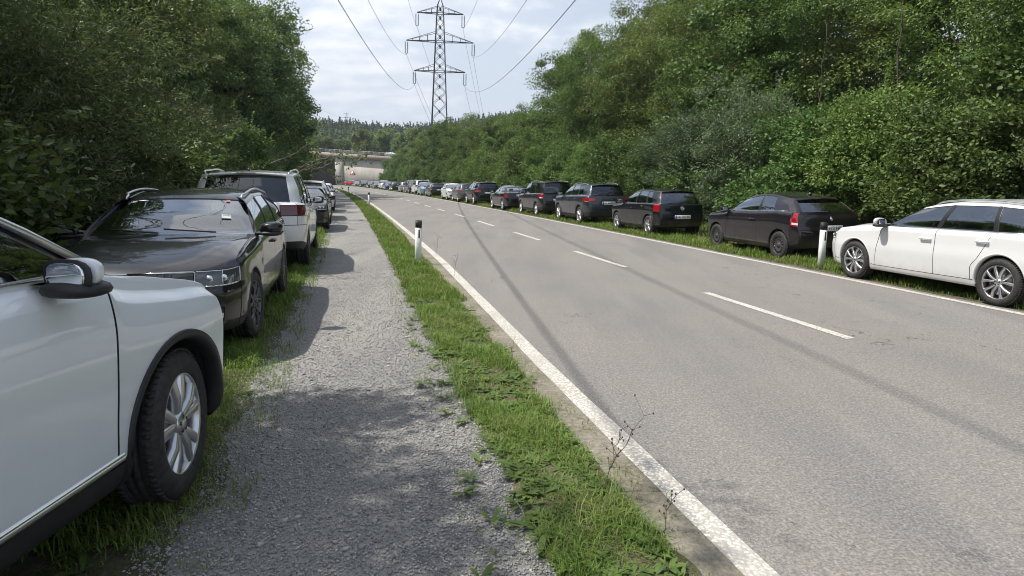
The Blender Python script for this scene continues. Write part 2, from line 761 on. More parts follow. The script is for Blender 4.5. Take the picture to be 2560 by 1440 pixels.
ell = strip('edge_line_left', -8, 170, .3, -3.475, -3.325, .0045, M_line, .006, .006, 21, across=1)
for v in ell.data.vertices:            # the line swings out a little towards the camera
    v.co.x -= .14 * min(1, max(0, (14 - v.co.y) / 8))
strip('edge_line_right', -8, 250, .5, 3.09, 3.215, .0045, M_line, .005, .005, 22, across=1)
# centre line: three-metre dashes and three-metre gaps
m = MB()
arc = np.linspace(-8, 240, 3000)
px_, py_ = xc(arc), arc
cum = np.concatenate([[0], np.cumsum(np.hypot(np.diff(px_), np.diff(py_)))])
s0 = float(np.interp(7.01, arc, cum)) - 3.06 * 4
for k in range(46):
    a, b = s0 + k * 6.10, s0 + k * 6.10 + 3.05
    Ya, Yb = np.interp([a, b], cum, arc)
    P_ = []
    for f in np.linspace(0, 1, 5):
        Yk = Ya + (Yb - Ya) * f
        P_.append((RC(Yk, -.062, .0045), RC(Yk, .062, .0045)))
    m.add([p for q in P_ for p in q], [(2 * i, 2 * i + 1, 2 * i + 3, 2 * i + 2) for i in range(4)])
m.build('centre_line', M_line)['kind'] = 'structure'

# ------------------------------------------------------------------ hills beyond the motorway
def hill_z(x, y):
    x, y = np.asarray(x, float), np.asarray(y, float)
    d = y + .12 * x
    f = np.clip((d - 270) / 230, 0, 1)
    f = f * f * (3 - 2 * f)
    z = f * (34 + 3.0 * np.sin(x / 61.0) + 2.5 * np.sin(x / 23.0 + 1.3) + .012 * (x + 60))
    near = np.exp(-((x + 140) / 60) ** 2 - ((y - 330) / 60) ** 2) * 17
    return z + near - .05


nx, ny = 70, 50
hx, hy = np.linspace(-420, 420, nx), np.linspace(255, 900, ny)
HX, HY = np.meshgrid(hx, hy)
V = np.stack([HX.ravel(), HY.ravel(), hill_z(HX, HY).ravel() + .03], axis=1)
F = np.array([(j * nx + i, j * nx + i + 1, (j + 1) * nx + i + 1, (j + 1) * nx + i) for j in range(ny - 1) for i in range(nx - 1)])
link('hill', np_mesh('hill', V, F, M_meadow))['kind'] = 'structure'
# the blue ridge far away
nx = 90
hx = np.linspace(-5200, 3000, nx)
ridge = 300 + 210 * vnoise(hx / 900, 5, 5) + 830 * np.exp(-((hx + 2900) / 620) ** 2) - .02 * np.clip(hx + 1900, 0, 9e9)
ridge = np.maximum(ridge, 120)
V, F = [], []
for k, (f, dy) in enumerate(((0, -900), (.45, -380), (.8, -120), (1, 0), (.5, 700))):
    wob = 1 + .10 * vnoise(hx / 260, 9 + k, 4) * (f < 1) * (f > 0)
    V.append(np.stack([hx * .575, np.full_like(hx, 4600 + dy * .6), ridge * f * wob * .58], axis=1))
V = np.concatenate(V)
F = np.array([(j * nx + i, j * nx + i + 1, (j + 1) * nx + i + 1, (j + 1) * nx + i) for j in range(4) for i in range(nx - 1)])
link('mountain', np_mesh('mountain', V, F, soil_material('far_forest_slope', (.035, .05, .03), (.07, .075, .055))))['kind'] = 'structure'

# ------------------------------------------------------------------ motorway bridge
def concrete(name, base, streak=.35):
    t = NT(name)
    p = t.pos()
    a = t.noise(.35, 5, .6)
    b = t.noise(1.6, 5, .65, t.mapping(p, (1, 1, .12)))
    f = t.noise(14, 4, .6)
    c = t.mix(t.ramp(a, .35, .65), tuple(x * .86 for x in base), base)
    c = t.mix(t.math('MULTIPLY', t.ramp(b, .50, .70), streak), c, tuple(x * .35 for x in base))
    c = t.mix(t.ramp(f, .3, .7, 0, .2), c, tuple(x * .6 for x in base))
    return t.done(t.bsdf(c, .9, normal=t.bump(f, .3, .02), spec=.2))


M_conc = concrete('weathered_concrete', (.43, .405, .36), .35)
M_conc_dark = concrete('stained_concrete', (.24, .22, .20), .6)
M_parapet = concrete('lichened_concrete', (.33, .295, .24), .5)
M_conc_shade = concrete('shade_dark_concrete', (.10, .09, .08), .5)  # concrete with the deep shade under the deck put into its colour
M_galv = simple('galvanised_steel', (.40, .41, .40), .55, .5, var=.15)
BO = Vector((-56.4, 215, 0))             # foot of the abutment corner
bd = Vector((.88, -.475, 0)).normalized()  # along the bridge, to the right
bn = Vector((bd.y, -bd.x, 0)).normalized()
if bn.y > 0:
    bn = -bn                             # out of the face, towards the road user


def BP(s, d, z):
    """s along the bridge, d behind its face"""
    return BO + bd * s - bn * d + Vector((0, 0, z))


def slab(m, s0, s1, d0, d1, za, zb, ta, tb):
    """block whose bottom/top heights run from za/ta at s0 to zb/tb at s1"""
    V = [BP(s0, d0, za), BP(s1, d0, zb), BP(s1, d1, zb), BP(s0, d1, za), BP(s0, d0, ta), BP(s1, d0, tb), BP(s1, d1, tb), BP(s0, d1, ta)]
    m.add(V, [(0, 3, 2, 1), (4, 5, 6, 7), (0, 1, 5, 4), (1, 2, 6, 5), (2, 3, 7, 6), (3, 0, 4, 7)])


zt = lambda s: 10.1 - .066 * s             # top of the deck edge falls to the right
bridge = empty('motorway_bridge', BO)
tag(bridge, 'concrete motorway bridge with steel railing crossing behind the parked cars', 'bridge')


def bpart(mb, nm, mat):
    me = mb.mesh(nm, mat)
    me.transform(Matrix.Translation(-BO))
    return link(nm, me, bridge)


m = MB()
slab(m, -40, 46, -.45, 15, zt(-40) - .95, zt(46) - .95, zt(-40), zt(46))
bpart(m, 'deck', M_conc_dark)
m = MB()
slab(m, -40, 46, -.75, -.452, zt(-40) - 1.25, zt(46) - 1.25, zt(-40) + .14, zt(46) + .14)
bpart(m, 'parapet', M_parapet)
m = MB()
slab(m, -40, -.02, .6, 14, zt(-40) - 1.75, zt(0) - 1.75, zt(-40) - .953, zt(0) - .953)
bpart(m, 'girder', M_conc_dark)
m = MB()
slab(m, 2.6, 46, 0, .7, -.5, -.5, zt(2.6) - .953, zt(46) - .953)
bpart(m, 'retaining_wall', M_conc)
m = MB()
slab(m, -.4, 2.58, -.35, 1.4, -.5, -.5, zt(-.4) - .953, zt(2.58) - .953)
bpart(m, 'corner_pier', M_conc)
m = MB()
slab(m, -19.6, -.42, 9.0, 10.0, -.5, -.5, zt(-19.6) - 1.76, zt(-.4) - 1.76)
bpart(m, 'abutment_wall', M_conc_shade)
for s in np.arange(-24, 32.1, 2.0):
    m = MB()
    m.bar(BP(s, -.6, zt(s) + .10), BP(s, -.6, zt(s) + 1.12), .09)
    bpart(m, 'railing_post', M_galv)
for h, w in ((1.12, .09), (.75, .05), (.45, .05)):
    m = MB()
    m.bar(BP(-40, -.6, zt(-40) + h), BP(46, -.6, zt(46) + h), w)
    bpart(m, 'railing_bar', M_galv)

# ------------------------------------------------------------------ lattice pylon and its conductors
M_pyl = simple('backlit_dark_steel', (.016, .022, .026), .65, .0, var=.2, spec=.2)  # steel colour darkened to give the backlit look of the pylon
M_wire = simple('conductor', (.05, .052, .055), .5, .3)
M_insul = simple('glass_insulator', (.05, .075, .09), .25)
PX, PY, PZ, PH = -18.2, 165.0, -1.9, 46.3


def pylon_arms():
    """(height, half span) of the three cross arms; conductor height below each"""
    return ((42.7, 5.5), (36.3, 8.0), (29.4, 6.1))


def lattice_pylon(name, loc, rz, scale, detail=True):
    root = empty(name, loc, rz)
    root.scale = (scale,) * 3

    def half(z):
        return float(np.interp(z, [0, 20, 29.4, 36.3, 42.7, 44.6], [2.6, 1.72, 1.35, 1.08, .80, .62]))
    m = MB()
    lev = [0, 5.2, 10, 14.4, 18.3, 21.8, 24.6, 27.2, 29.4, 31.8, 34.1, 36.3, 38.5, 40.6, 42.7, 44.6]
    for sx in (-1, 1):
        for sy in (-1, 1):
            for a, b in zip(lev[:-1], lev[1:]):
                m.bar((sx * half(a), sy * half(a), a), (sx * half(b), sy * half(b), b), .17)
            m.bar((sx * half(44.6), sy * half(44.6), 44.6), (0, 0, PH), .10)
    m.build('mast', M_pyl, root)
    m = MB()
    for a, b in zip(lev[:-1], lev[1:]):
        A, B = half(a), half(b)
        for s in (-1, 1):
            for ax in (0, 1):
                def pt(u, h, z):
                    return (u * h, s * h, z) if ax == 0 else (s * h, u * h, z)
                m.bar(pt(-1, A, a), pt(1, B, b), .085)
                m.bar(pt(1, A, a), pt(-1, B, b), .085)
        for ax in (0, 1):
            for s in (-1, 1):
                if a in (29.4, 36.3, 42.7):
                    m.bar((-A, s * A, a), (A, s * A, a), .12) if ax == 0 else m.bar((s * A, -A, a), (s * A, A, a), .12)
        zm = (a + b) / 2
        hm = half(zm)
        for s in (-1, 1):
            m.box((0, s * hm, zm), (.34, .05, .5))
            m.box((s * hm, 0, zm), (.05, .34, .5))
    m.build('lattice', M_pyl, root)
    for z, hs in pylon_arms():
        h0 = half(z)
        rise = 2.1 if hs > 7 else 1.5
        for s in (-1, 1):
            a = MB()
            for q in (-1, 1):
                a.bar((s * h0, q * h0, z), (s * hs, 0, z), .16)
                a.bar((s * half(z + rise), q * half(z + rise), z + rise), (s * hs, 0, z + .05), .09)
                for f in (.28, .55, .78):
                    p = Vector((s * h0, q * h0, z)).lerp(Vector((s * hs, 0, z)), f)
                    r = Vector((s * half(z + rise), q * half(z + rise), z + rise)).lerp(Vector((s * hs, 0, z + .05)), f)
                    a.bar(p, r, .07)
            for f in (.2, .45, .68):
                p = Vector((s * h0, -h0, z)).lerp(Vector((s * hs, 0, z)), f)
                r = Vector((s * h0, h0, z)).lerp(Vector((s * hs, 0, z)), f + .1)
                a.bar(p, r, .07)
            a.build('cross_arm', M_pyl, root)
        if detail:
            for s in (-1, 1):
                i_ = MB()
                for dx in (-.28, .28):
                    x = s * (hs - .05) + dx
                    i_.tube([(x, 0, z - .1), (x, 0, z - .4)], .03, 5)
                    zz = np.linspace(z - .4, z - 2.9, 41)
                    i_.tube(np.stack([np.full(41, x), np.zeros(41), zz], 1), np.where(np.arange(41) % 2, .14, .05), 6)
                i_.bar((s * (hs - .05) - .32, 0, z - 2.95), (s * (hs - .05) + .32, 0, z - 2.95), .09)
                i_.bar((s * (hs - .05), 0, z - 2.95), (s * (hs - .05), 0, z - 3.3), .08)
                i_.build('insulator', M_insul, root)
    return root


PRZ = math.atan2(.113, 1.0) - R_(1.5)
pyl = lattice_pylon('pylon', (PX, PY, PZ), PRZ, 1.0)
pyl.rotation_euler = (0, R_(1.3), PRZ)
tag(pyl, 'tall dark steel lattice pylon with three cross arms above the trees', 'pylon')
far_p = lattice_pylon('pylon', (-115, 470, 31), .3, .37, False)
tag(far_p, 'small distant lattice pylon on the wooded hill behind the bridge', 'pylon')
px_dir = Vector((math.cos(PRZ), math.sin(PRZ), 0))
pos_names = {(0, -1): 'top arm, left', (0, 1): 'top arm, right', (1, -1): 'middle arm, left', (1, 1): 'middle arm, right', (2, -1): 'lowest arm, left', (2, 1): 'lowest arm, right'}
line_dir = Vector((.113, -1.0, 0)).normalized()
for k, (z, hs) in enumerate(pylon_arms()):
    for s in (-1, 1):
        A = Vector((PX, PY, PZ + z - 3.3)) + px_dir * (s * (hs - .05)) + Vector((math.sin(R_(1.3)) * (z - 3), 0, -s * hs * math.sin(R_(1.3))))
        root = empty('power_cable', A)
        nm = ('top', 'middle', 'lowest')[k]
        tag(root, 'long thin power cable hanging from the %s-hand end of the pylon\'s %s arm' % ('left' if s < 0 else 'right', nm), 'cable', 'power cables on the tall pylon')
        m = MB()
        L_ = 300.0
        tt = np.concatenate([np.linspace(0, 40, 12), np.linspace(45, 300, 60)])
        sag = (13.6, 13.2, 12.6)[2 - k]
        pts = [Vector(line_dir * t_) + Vector((0, 0, -sag * (1 - ((L_ / 2 - t_) / (L_ / 2)) ** 2))) for t_ in tt]
        m.tube(pts, .024, 5)
        m.build('near_span', M_wire, root, True)
        m = MB()
        back = Vector((.02, 1, 0)).normalized()
        pts = [Vector(back * t_) + Vector((0, 0, -.27 * t_ + .00052 * t_ * t_)) for t_ in np.linspace(0, 260, 30)]
        m.tube(pts, .03, 5)
        m.build('far_span', M_wire, root, True)
for k, (py0, py1) in enumerate(((188, 277), (232, 286))):
    m = MB()
    a, b = at(690, py0, 180), Vector((-115, 470, 31)) + Vector((0, 0, 13.4 - 2.6 * k))
    pts = [a.lerp(b, f) + Vector((0, 0, -12 * f * (1 - f))) for f in np.linspace(0, 1, 24)]
    m.tube(pts, .035, 4)
    o = m.build('power_cable', M_wire, None, True)
    tag(o, ('upper' if k == 0 else 'lower') + ' faint cable running from the left trees to the small distant pylon', 'cable', 'cables of the distant line')

# ------------------------------------------------------------------ houses glimpsed under the bridge
M_render = simple('white_render', (.62, .60, .56), .9, var=.08)
M_tiles = simple('brown_roof_tiles', (.12, .07, .05), .8, var=.25)
M_pane = simple('house_window', (.03, .035, .04), .1, coat=.5)
hs_ = empty('house', (-98, 300, 2), .3)
tag(hs_, 'small white house with a brown roof glimpsed beyond the underpass', 'house')
m = MB()
m.box((0, 0, 2.6), (11, 8, 5.2))
m.build('wall', M_render, hs_)
m = MB()
m.prism([(-4.7, 5.0), (4.7, 5.0), (0, 8.2)], 0, -5.9, 5.9)
m.build('roof', M_tiles, hs_)
for x in (-3.4, 0, 3.4):
    m = MB()
    m.box((x, -4.02, 3.6), (1.2, .1, 1.3))
    m.build('window', M_pane, hs_)

# ------------------------------------------------------------------ delineator posts and the warning sign
M_post = simple('post_plastic', (.70, .71, .69), .5, var=.06, vscale=14)
M_cap = simple('post_black_band', (.016, .016, .017), .55)
M_refl = simple('red_reflector', (.12, .02, .025), .25)
M_refl_w = simple('grey_reflector', (.10, .09, .09), .25)


def post_section(z, cut):
    w, d = .062, .048
    return [(-w, -d * .6), (-w * .6, -d), (w * .6, -d), (w, -d * .6), (w, d * .6), (0, d), (-w, d * .6)]


post_cache = {}


def delineator(loc, rz, lean, label, red):
    root = empty('marker_post', loc, rz)
    root.rotation_euler = (0, lean, rz)
    tag(root, label, 'marker post', 'white roadside marker posts')
    if not post_cache:
        sec = post_section(0, 0)
        for nm, (z0, z1a, z1b, gr, mat) in dict(shaft=(-.15, .745, .745, 1.0, M_post), black_band=(.745, .865, .900, 1.02, M_cap)).items():
            n = len(sec)
            V = [(x * gr, y * gr, z0) for x, y in sec] + [(x * gr, y * gr, z1a + (z1b - z1a) * (y + .05) / .1) for x, y in sec]
            F = [tuple(range(n))[::-1], tuple(range(n, 2 * n))] + [(k, (k + 1) % n, n + (k + 1) % n, n + k) for k in range(n)]
            post_cache[nm] = fix_normals(np_mesh(nm, np.array(V), F, mat, False))
        m = MB()
        m.box((.01, -.0495, .62), (.036, .006, .17), bevel=.002)
        post_cache['reflector'] = m.mesh('reflector', M_refl_w)
    for nm in ('shaft', 'black_band', 'reflector'):
        link(nm, post_cache[nm], root, mat=(M_refl if red else None) if nm == 'reflector' else None)
    return root


for loc, red, lean, lb in (((-1.915, 13.3, 0), False, R_(2.2), 'white marker post with a black top in the grass strip beside the gravel path'),
                           ((-9.33, 43.3, 0), False, 0, 'smaller white marker post further along the grass strip on the left verge'),
                           ((-19.3, 78.5, 0), False, 0, 'farthest white marker post on the left verge, where the road bends'),
                           ((6.14, 13.0, 0), True, 0, 'white marker post with a red reflector in front of the white estate car'),
                           (RY(38.0, 3.62), True, 0, 'white marker post between the black coupe and the dark people carrier'),
                           (RY(60.5, 3.62), True, 0, 'white marker post between a dark estate and the white hatchback facing the camera'),
                           (RY(90.5, 3.62), True, 0, 'small white marker post beside the silver hatchback far along the right verge'),
                           (RY(139.0, 3.62), True, 0, 'tiny white marker post beside a distant black car on the right verge'),
                           (RY(176.0, 3.62), True, 0, 'tiny white marker post in front of the red car')):
    delineator(loc, road_heading(loc[1]) - math.pi / 2, lean, lb, red)

M_sign_red = simple('sign_red', (.50, .02, .03), .45)
M_sign_white = simple('sign_white', (.72, .72, .70), .5)
sg = empty('warning_sign', RY(185, 4.2), -.1)
sg.scale = (1.15, 1.15, 1.15)
tag(sg, 'triangular red and white warning sign on a post before the bridge wall', 'sign')
m = MB()
m.tube([(0, 0, -.3), (0, 0, 3.5)], .038, 8)
m.build('pole', M_galv, sg)


def tri(r, y, th):
    P_ = []
    for k in range(3):
        a0 = math.pi / 2 + 2 * math.pi * k / 3
        for d in (-.12, .12):
            P_.append((r * math.cos(a0 + d), r * math.sin(a0 + d) + 3.05))
    m_ = MB()
    m_.prism(P_, 1, y, y + th)
    return m_


tri(.76, -.05, .02).build('sign_rim', M_sign_red, sg)
tri(.52, -.056, .004).build('sign_face', M_sign_white, sg)
m = MB()
m.box((-.07, -.060, 3.0), (.05, .006, .34))
m.box((.07, -.060, 3.0), (.05, .006, .34))
m.build('sign_symbol', M_letter, sg)

# ------------------------------------------------------------------ cars
def pchip(t, P, tn):
    h = np.diff(t)
    d = np.diff(P, axis=0) / h[:, None]
    m = np.zeros_like(P)
    w1 = (2 * h[1:] + h[:-1])[:, None]
    w2 = (h[1:] + 2 * h[:-1])[:, None]
    same = d[:-1] * d[1:] > 1e-14
    with np.errstate(all='ignore'):
        hm = (w1 + w2) / (w1 / np.where(same, d[:-1], 1) + w2 / np.where(same, d[1:], 1))
    m[1:-1] = np.where(same, hm, 0)
    m[0], m[-1] = d[0], d[-1]
    k = np.clip(np.searchsorted(t, tn, side='right') - 1, 0, len(t) - 2)
    s = ((tn - t[k]) / h[k])[:, None]
    hk = h[k][:, None]
    return ((1 + 2 * s) * (1 - s) ** 2 * P[k] + s * (1 - s) ** 2 * hk * m[k] + s * s * (3 - 2 * s) * P[k + 1] + s * s * (s - 1) * hk * m[k + 1])


BASE = dict(
    L=4.3, W=1.80, H=1.47, wb=2.65, fo=.88, R=.325,
    # loop:      0    1    2    3    4    5    6    7    8
    zF=[.20, .20, .215, .33, .46, .58, .665, .765, .80],
    zA=[.20, .20, .215, .30, .46, .61, .75, .885, .945],
    zC=[.20, .20, .215, .31, .48, .64, .79, .925, .985],
    zR=[.26, .26, .27, .38, .52, .65, .77, .92, .985],
    belt=(.965, 1.01), yf=[0, .80, .915, .965, .985, .995, 1.0, .988, .958],
    dxf=[.22, .16, .06, .02, 0, 0, .02, .07, .15], dxr=[.22, .16, .06, .015, 0, .01, .03, .06, .10],
    cowl=.40,        # windscreen base centre, metres behind the front axle
    cowl_z=1.0, roof_f=1.30, roof_r=.42,   # metres behind front axle / ahead of rear end
    xA=.62, xB=1.58, xC=2.42, xD=3.1,      # belt line pillars, metres behind the front axle
    tA=1.20, tB=1.70, tC=2.30, tD=2.85,    # the same at the roof
    rg=.13, rgz=1.02, zf=-.075, zr=-.07, drop=.055, yb=.925, yr=.735, doors=4, quarter=True, sill='paint', clad=False, trunk=0.0,
    tail='corner', wheel='five', chrome_trim=False, dark_rear=False, rails=None, frontface='grille', cornerR=1.0, plate_z=.72,
)


def spec(**kw):
    d = dict(BASE)
    d.update(kw)
    return d


NC, NL = 20, 16


def car_table(sp):
    hw = sp['W'] / 2
    xa, xb = sp['wb'] / 2, -sp['wb'] / 2
    xf = xa + sp['fo']
    xr = xf - sp['L']
    P = np.zeros((NC, NL, 3))
    cr = sp['cornerR']
    cx = [xf, xf - .012 * cr, xf - .055 * cr, xf - .16 * cr, xf - .36 * cr, xa + sp['R'] + .10, xa, xa - sp['R'] - .10,
          xa - sp['xA'], xa - sp['xB'], xa - sp['xB'] - .06, xa - sp['xC'], xa - sp['xC'] - .09, xb, xb - sp['R'] - .06,
          xr + .30 * cr, xr + .085 * cr, xr + .032, xr + .008, xr]
    cx[4] = max(cx[4], cx[5] + .06)
    cx[15] = min(cx[15], cx[14] - .04)
    cy = [0, .28, .56, .80, .925, .962, .985, .997, 1, 1, 1, 1, 1, .995, .985, .955, .855, .57, .28, 0]
    wf = np.array([1, 1, 1, 1, .9, .7, .45, .15, 0, 0, 0, 0, 0, 0, 0, 0, 0, 0, 0, 0])
    wr = np.array([0, 0, 0, 0, 0, 0, 0, 0, 0, 0, 0, 0, 0, .15, .55, .85, 1, 1, 1, 1])
    wc = np.array([0, 0, 0, 0, 0, 0, 0, 0, 0, .5, .54, .95, 1, .85, .45, .15, 0, 0, 0, 0])
    wa = 1 - wf - wr - wc
    for j in range(9):
        for i in range(NC):
            z = wf[i] * sp['zF'][j] + wa[i] * sp['zA'][j] + wc[i] * sp['zC'][j] + wr[i] * sp['zR'][j]
            x = cx[i]
            if i <= 4:
                x -= sp['dxf'][j] * (1.0, 1.0, .97, .75, .3)[i]
            elif i >= 15:
                x += sp['dxr'][j] * (.3, .8, 1, 1, 1)[i - 15]
            y = cy[i] * sp['yf'][j] * hw
            if j >= 1 and j <= 2 and 5 < i < 14:
                y = min(y, hw * .93)
            P[i, j] = (x, y, z)
    # door seams lean: front seam and rear door seam follow the arches low down
    for j in range(3, 9):
        f = (j - 3) / 5
        P[8, j, 0] = xa - sp['R'] - .15 - (sp['xA'] - sp['R'] - .15) * f ** 1.4 * 1.0
        P[7, j, 0] = max(P[8, j, 0] + .05, xa - sp['R'] - .10)
        lo = xb + sp['R'] + .10
        hi = xa - sp['xC'] - .09
        P[12, j, 0] = max(hi, lo) if j < 5 else lo + (hi - lo) * ((j - 4) / 4) ** .8 if hi < lo else hi
        P[11, j, 0] = P[12, j, 0] + .09
        P[13, j, 0] = min(P[13, j, 0], P[12, j, 0] - .10)
        P[14, j, 0] = min(P[14, j, 0], P[13, j, 0] - .10)
    # greenhouse: loops 10 (glass base) .. 13 (roof edge)
    H = sp['H']
    ybs, yrs = hw * sp['yb'], hw * sp['yr']
    xc_ = xa - sp['cowl']
    rf = xa - sp['roof_f']
    rr = xr + sp['roof_r']
    rgx = xr + sp['rg'] + sp['trunk']
    bx = [xc_, xc_ - .02, xc_ - .06, xc_ - .13, None, None, None, None, xa - sp['xA'], xa - sp['xB'], xa - sp['xB'] - .07,
          xa - sp['xC'], xa - sp['xC'] - .07, xa - sp['xD'], None, None, rgx + .06, rgx + .025, rgx + .006, rgx]
    tx = [rf, rf - .015, rf - .045, rf - .10, None, None, None, None, xa - sp['tA'], xa - sp['tB'], xa - sp['tB'] - .06,
          xa - sp['tC'], xa - sp['tC'] - .06, xa - sp['tD'], None, None, rr + .045, rr + .02, rr + .005, rr]
    by = [0, .30, .62, .86, None, None, None, None, 1, 1.0, 1.0, 1.0, 1.0, .985, None, None, .80, .54, .27, 0]
    ty = [0, .30, .62, .87, None, None, None, None, .985, 1, 1, 1, 1, .99, None, None, .84, .56, .28, 0]
    bx[4] = xc_ - .20
    by[4] = .955
    tx[4] = rf - .14
    ty[4] = .95
    for lst in (bx, tx, by, ty):
        for a, b, ks in ((4, 8, (5, 6, 7)), (13, 16, (14, 15))):
            for q, k in enumerate(ks):
                f = (q + 1) / (len(ks) + 1)
                lst[k] = lst[a] + (lst[b] - lst[a]) * f
    by[14], by[15] = .965, .92
    ty[14], ty[15] = .965, .925

    def zroof(x):
        k = np.array([rr - .05, rr, rr + .25 * (rf - rr), rr + .6 * (rf - rr), rf, rf + .05])[:, None]
        v = np.array([H + sp['zr'] - .016, H + sp['zr'], H - .008 + .35 * sp['zr'], H, H + sp['zf'], H + sp['zf'] - .022])[:, None]
        return pchip(k[:, 0], v, np.atleast_1d(np.clip(x, rr - .05, rf + .05)))[:, 0]

    zb = np.zeros(NC)
    for i in range(NC):
        f = np.interp(bx[i], [xa - sp['xD'], xa - sp['xA']], [1, 0])
        zb[i] = sp['belt'][0] + (sp['belt'][1] - sp['belt'][0]) * f
        if i <= 3:
            zb[i] = sp['cowl_z'] + (0, -.002, -.008, -.02)[i]
        elif i < 8:
            zb[i] = np.interp(i, [3, 8], [sp['cowl_z'] - .02, sp['belt'][0]])
        elif i > 13:
            zb[i] = np.interp(i, [13, 16], [zb[13], sp['rgz']])
    for i in range(NC):
        B = np.array([bx[i], by[i] * ybs, zb[i]])
        zt = float(zroof(tx[i])[0])
        T = np.array([tx[i], ty[i] * yrs, 0])
        T[2] = zt - sp['drop'] * ty[i] ** 2
        G = T + (B - T) * .075
        if 8 <= i <= 13:
            G[1] += .004
        P[i, 10], P[i, 12], P[i, 13] = B, G, T
        Mid = B * .5 + G * .5
        bulge = .022
        if i <= 4:
            Mid += np.array([bulge * .9, 0, bulge * .6]) * (1, 1, .95, .8, .5)[i]
        elif i >= 16:
            Mid += np.array([-bulge, 0, .0])
        if 4 < i < 16:
            Mid[1] += bulge
        P[i, 11] = Mid
        # hood / belt shelf
        if i <= 3:
            h = P[i, 8] * .48 + B * .52
            h[2] += sp.get('hood_crown', .045)
            h[1] = P[i, 8, 1] * .6 + B[1] * .4
            h[2] += (-.010, -.006, .012, 0)[i] * sp.get('ridge', 1.0)
            P[i, 9] = h
        elif i <= 7:
            h = P[i, 8] * .5 + B * .5
            h[2] = max(h[2], P[i, 8, 2]) + (.022, .018, .014, .006)[i - 4]
            h[1] = (P[i, 8, 1] * .62 + B[1] * .38)
            P[i, 9] = h
        elif i >= 16 and sp['trunk'] > 0:
            h = P[i, 8] * .4 + B * .6
            h[2] += .015
            P[i, 9] = h
        else:
            P[i, 9] = P[i, 8] * .45 + B * .55
        # roof
        xcen = rf - .03 + (rr - rf + .06) * i / (NC - 1.0)
        C = np.array([xcen, 0, float(zroof(xcen)[0])])
        I = T * .5 + C * .5
        I[2] = float(zroof(I[0])[0]) - sp['drop'] * (abs(I[1]) / yrs) ** 2
        P[i, 14], P[i, 15] = I, C
    P[:, 0, 1] = 0
    P[:, 15, 1] = 0
    return P, zroof


def car_tags(sp):
    T = np.full((NC - 1, NL - 1), 'body', dtype=object)
    T[:, 0] = 'underbody'
    T[:, 1] = 'underbody'
    T[4:14, 2] = 'sill'
    T[0:4, 3:6] = 'front_bumper'
    T[0:4, 2] = 'front_bumper'
    T[14:, 2:5] = 'rear_bumper'
    T[14:, 2] = 'rear_lip' if sp['clad'] or sp.get('rear_lip') else 'rear_bumper'
    if sp['frontface'] == 'wide':
        T[0:3, 3] = 'intake'
        T[0:2, 5:7] = 'grille'
        T[2:4, 6] = 'headlight'
    elif sp['frontface'] == 'hexa':
        T[0:2, 3:7] = 'grille'
        T[2:3, 3] = 'intake'
        T[2:4, 6] = 'headlight'
    else:
        T[0:2, 3] = 'intake'
        T[0:2, 5:7] = 'grille'
        T[2:4, 6] = 'headlight'
    T[0:4, 7:10] = 'hood'
    T[0:2, 7] = 'hood'
    # greenhouse
    T[0:4, 10:12] = 'windscreen'
    T[8, 10:12] = 'side_window'
    T[9, 10:12] = 'pillar'
    T[10, 10:12] = 'side_window'
    if sp['quarter']:
        T[11, 10:12] = 'pillar'
        T[12, 10:12] = 'quarter_window'
    T[16:, 10:12] = 'rear_window'
    T[8:10, 3:10] = 'door_front'
    if sp['doors'] == 4:
        T[10:12, 3:10] = 'door_rear'
    j0 = sp.get('gate_j', 5)
    T[16:, j0:10] = 'tailgate'
    tl = sp['tail']
    if tl == 'corner':
        T[14:16, 6] = 'taillight'
    elif tl == 'wide':
        T[14:17, 6] = 'taillight'
    elif tl == 'tall':
        T[15, 6:9] = 'taillight'
        T[14:16, 6] = 'taillight'
    elif tl == 'big':
        T[14:16, 6:8] = 'taillight'
    elif tl == 'narrow':
        T[15:17, 7] = 'taillight'
    return T


PANEL_GLASS = {'windscreen', 'side_window', 'quarter_window', 'rear_window'}
SEAM = .012


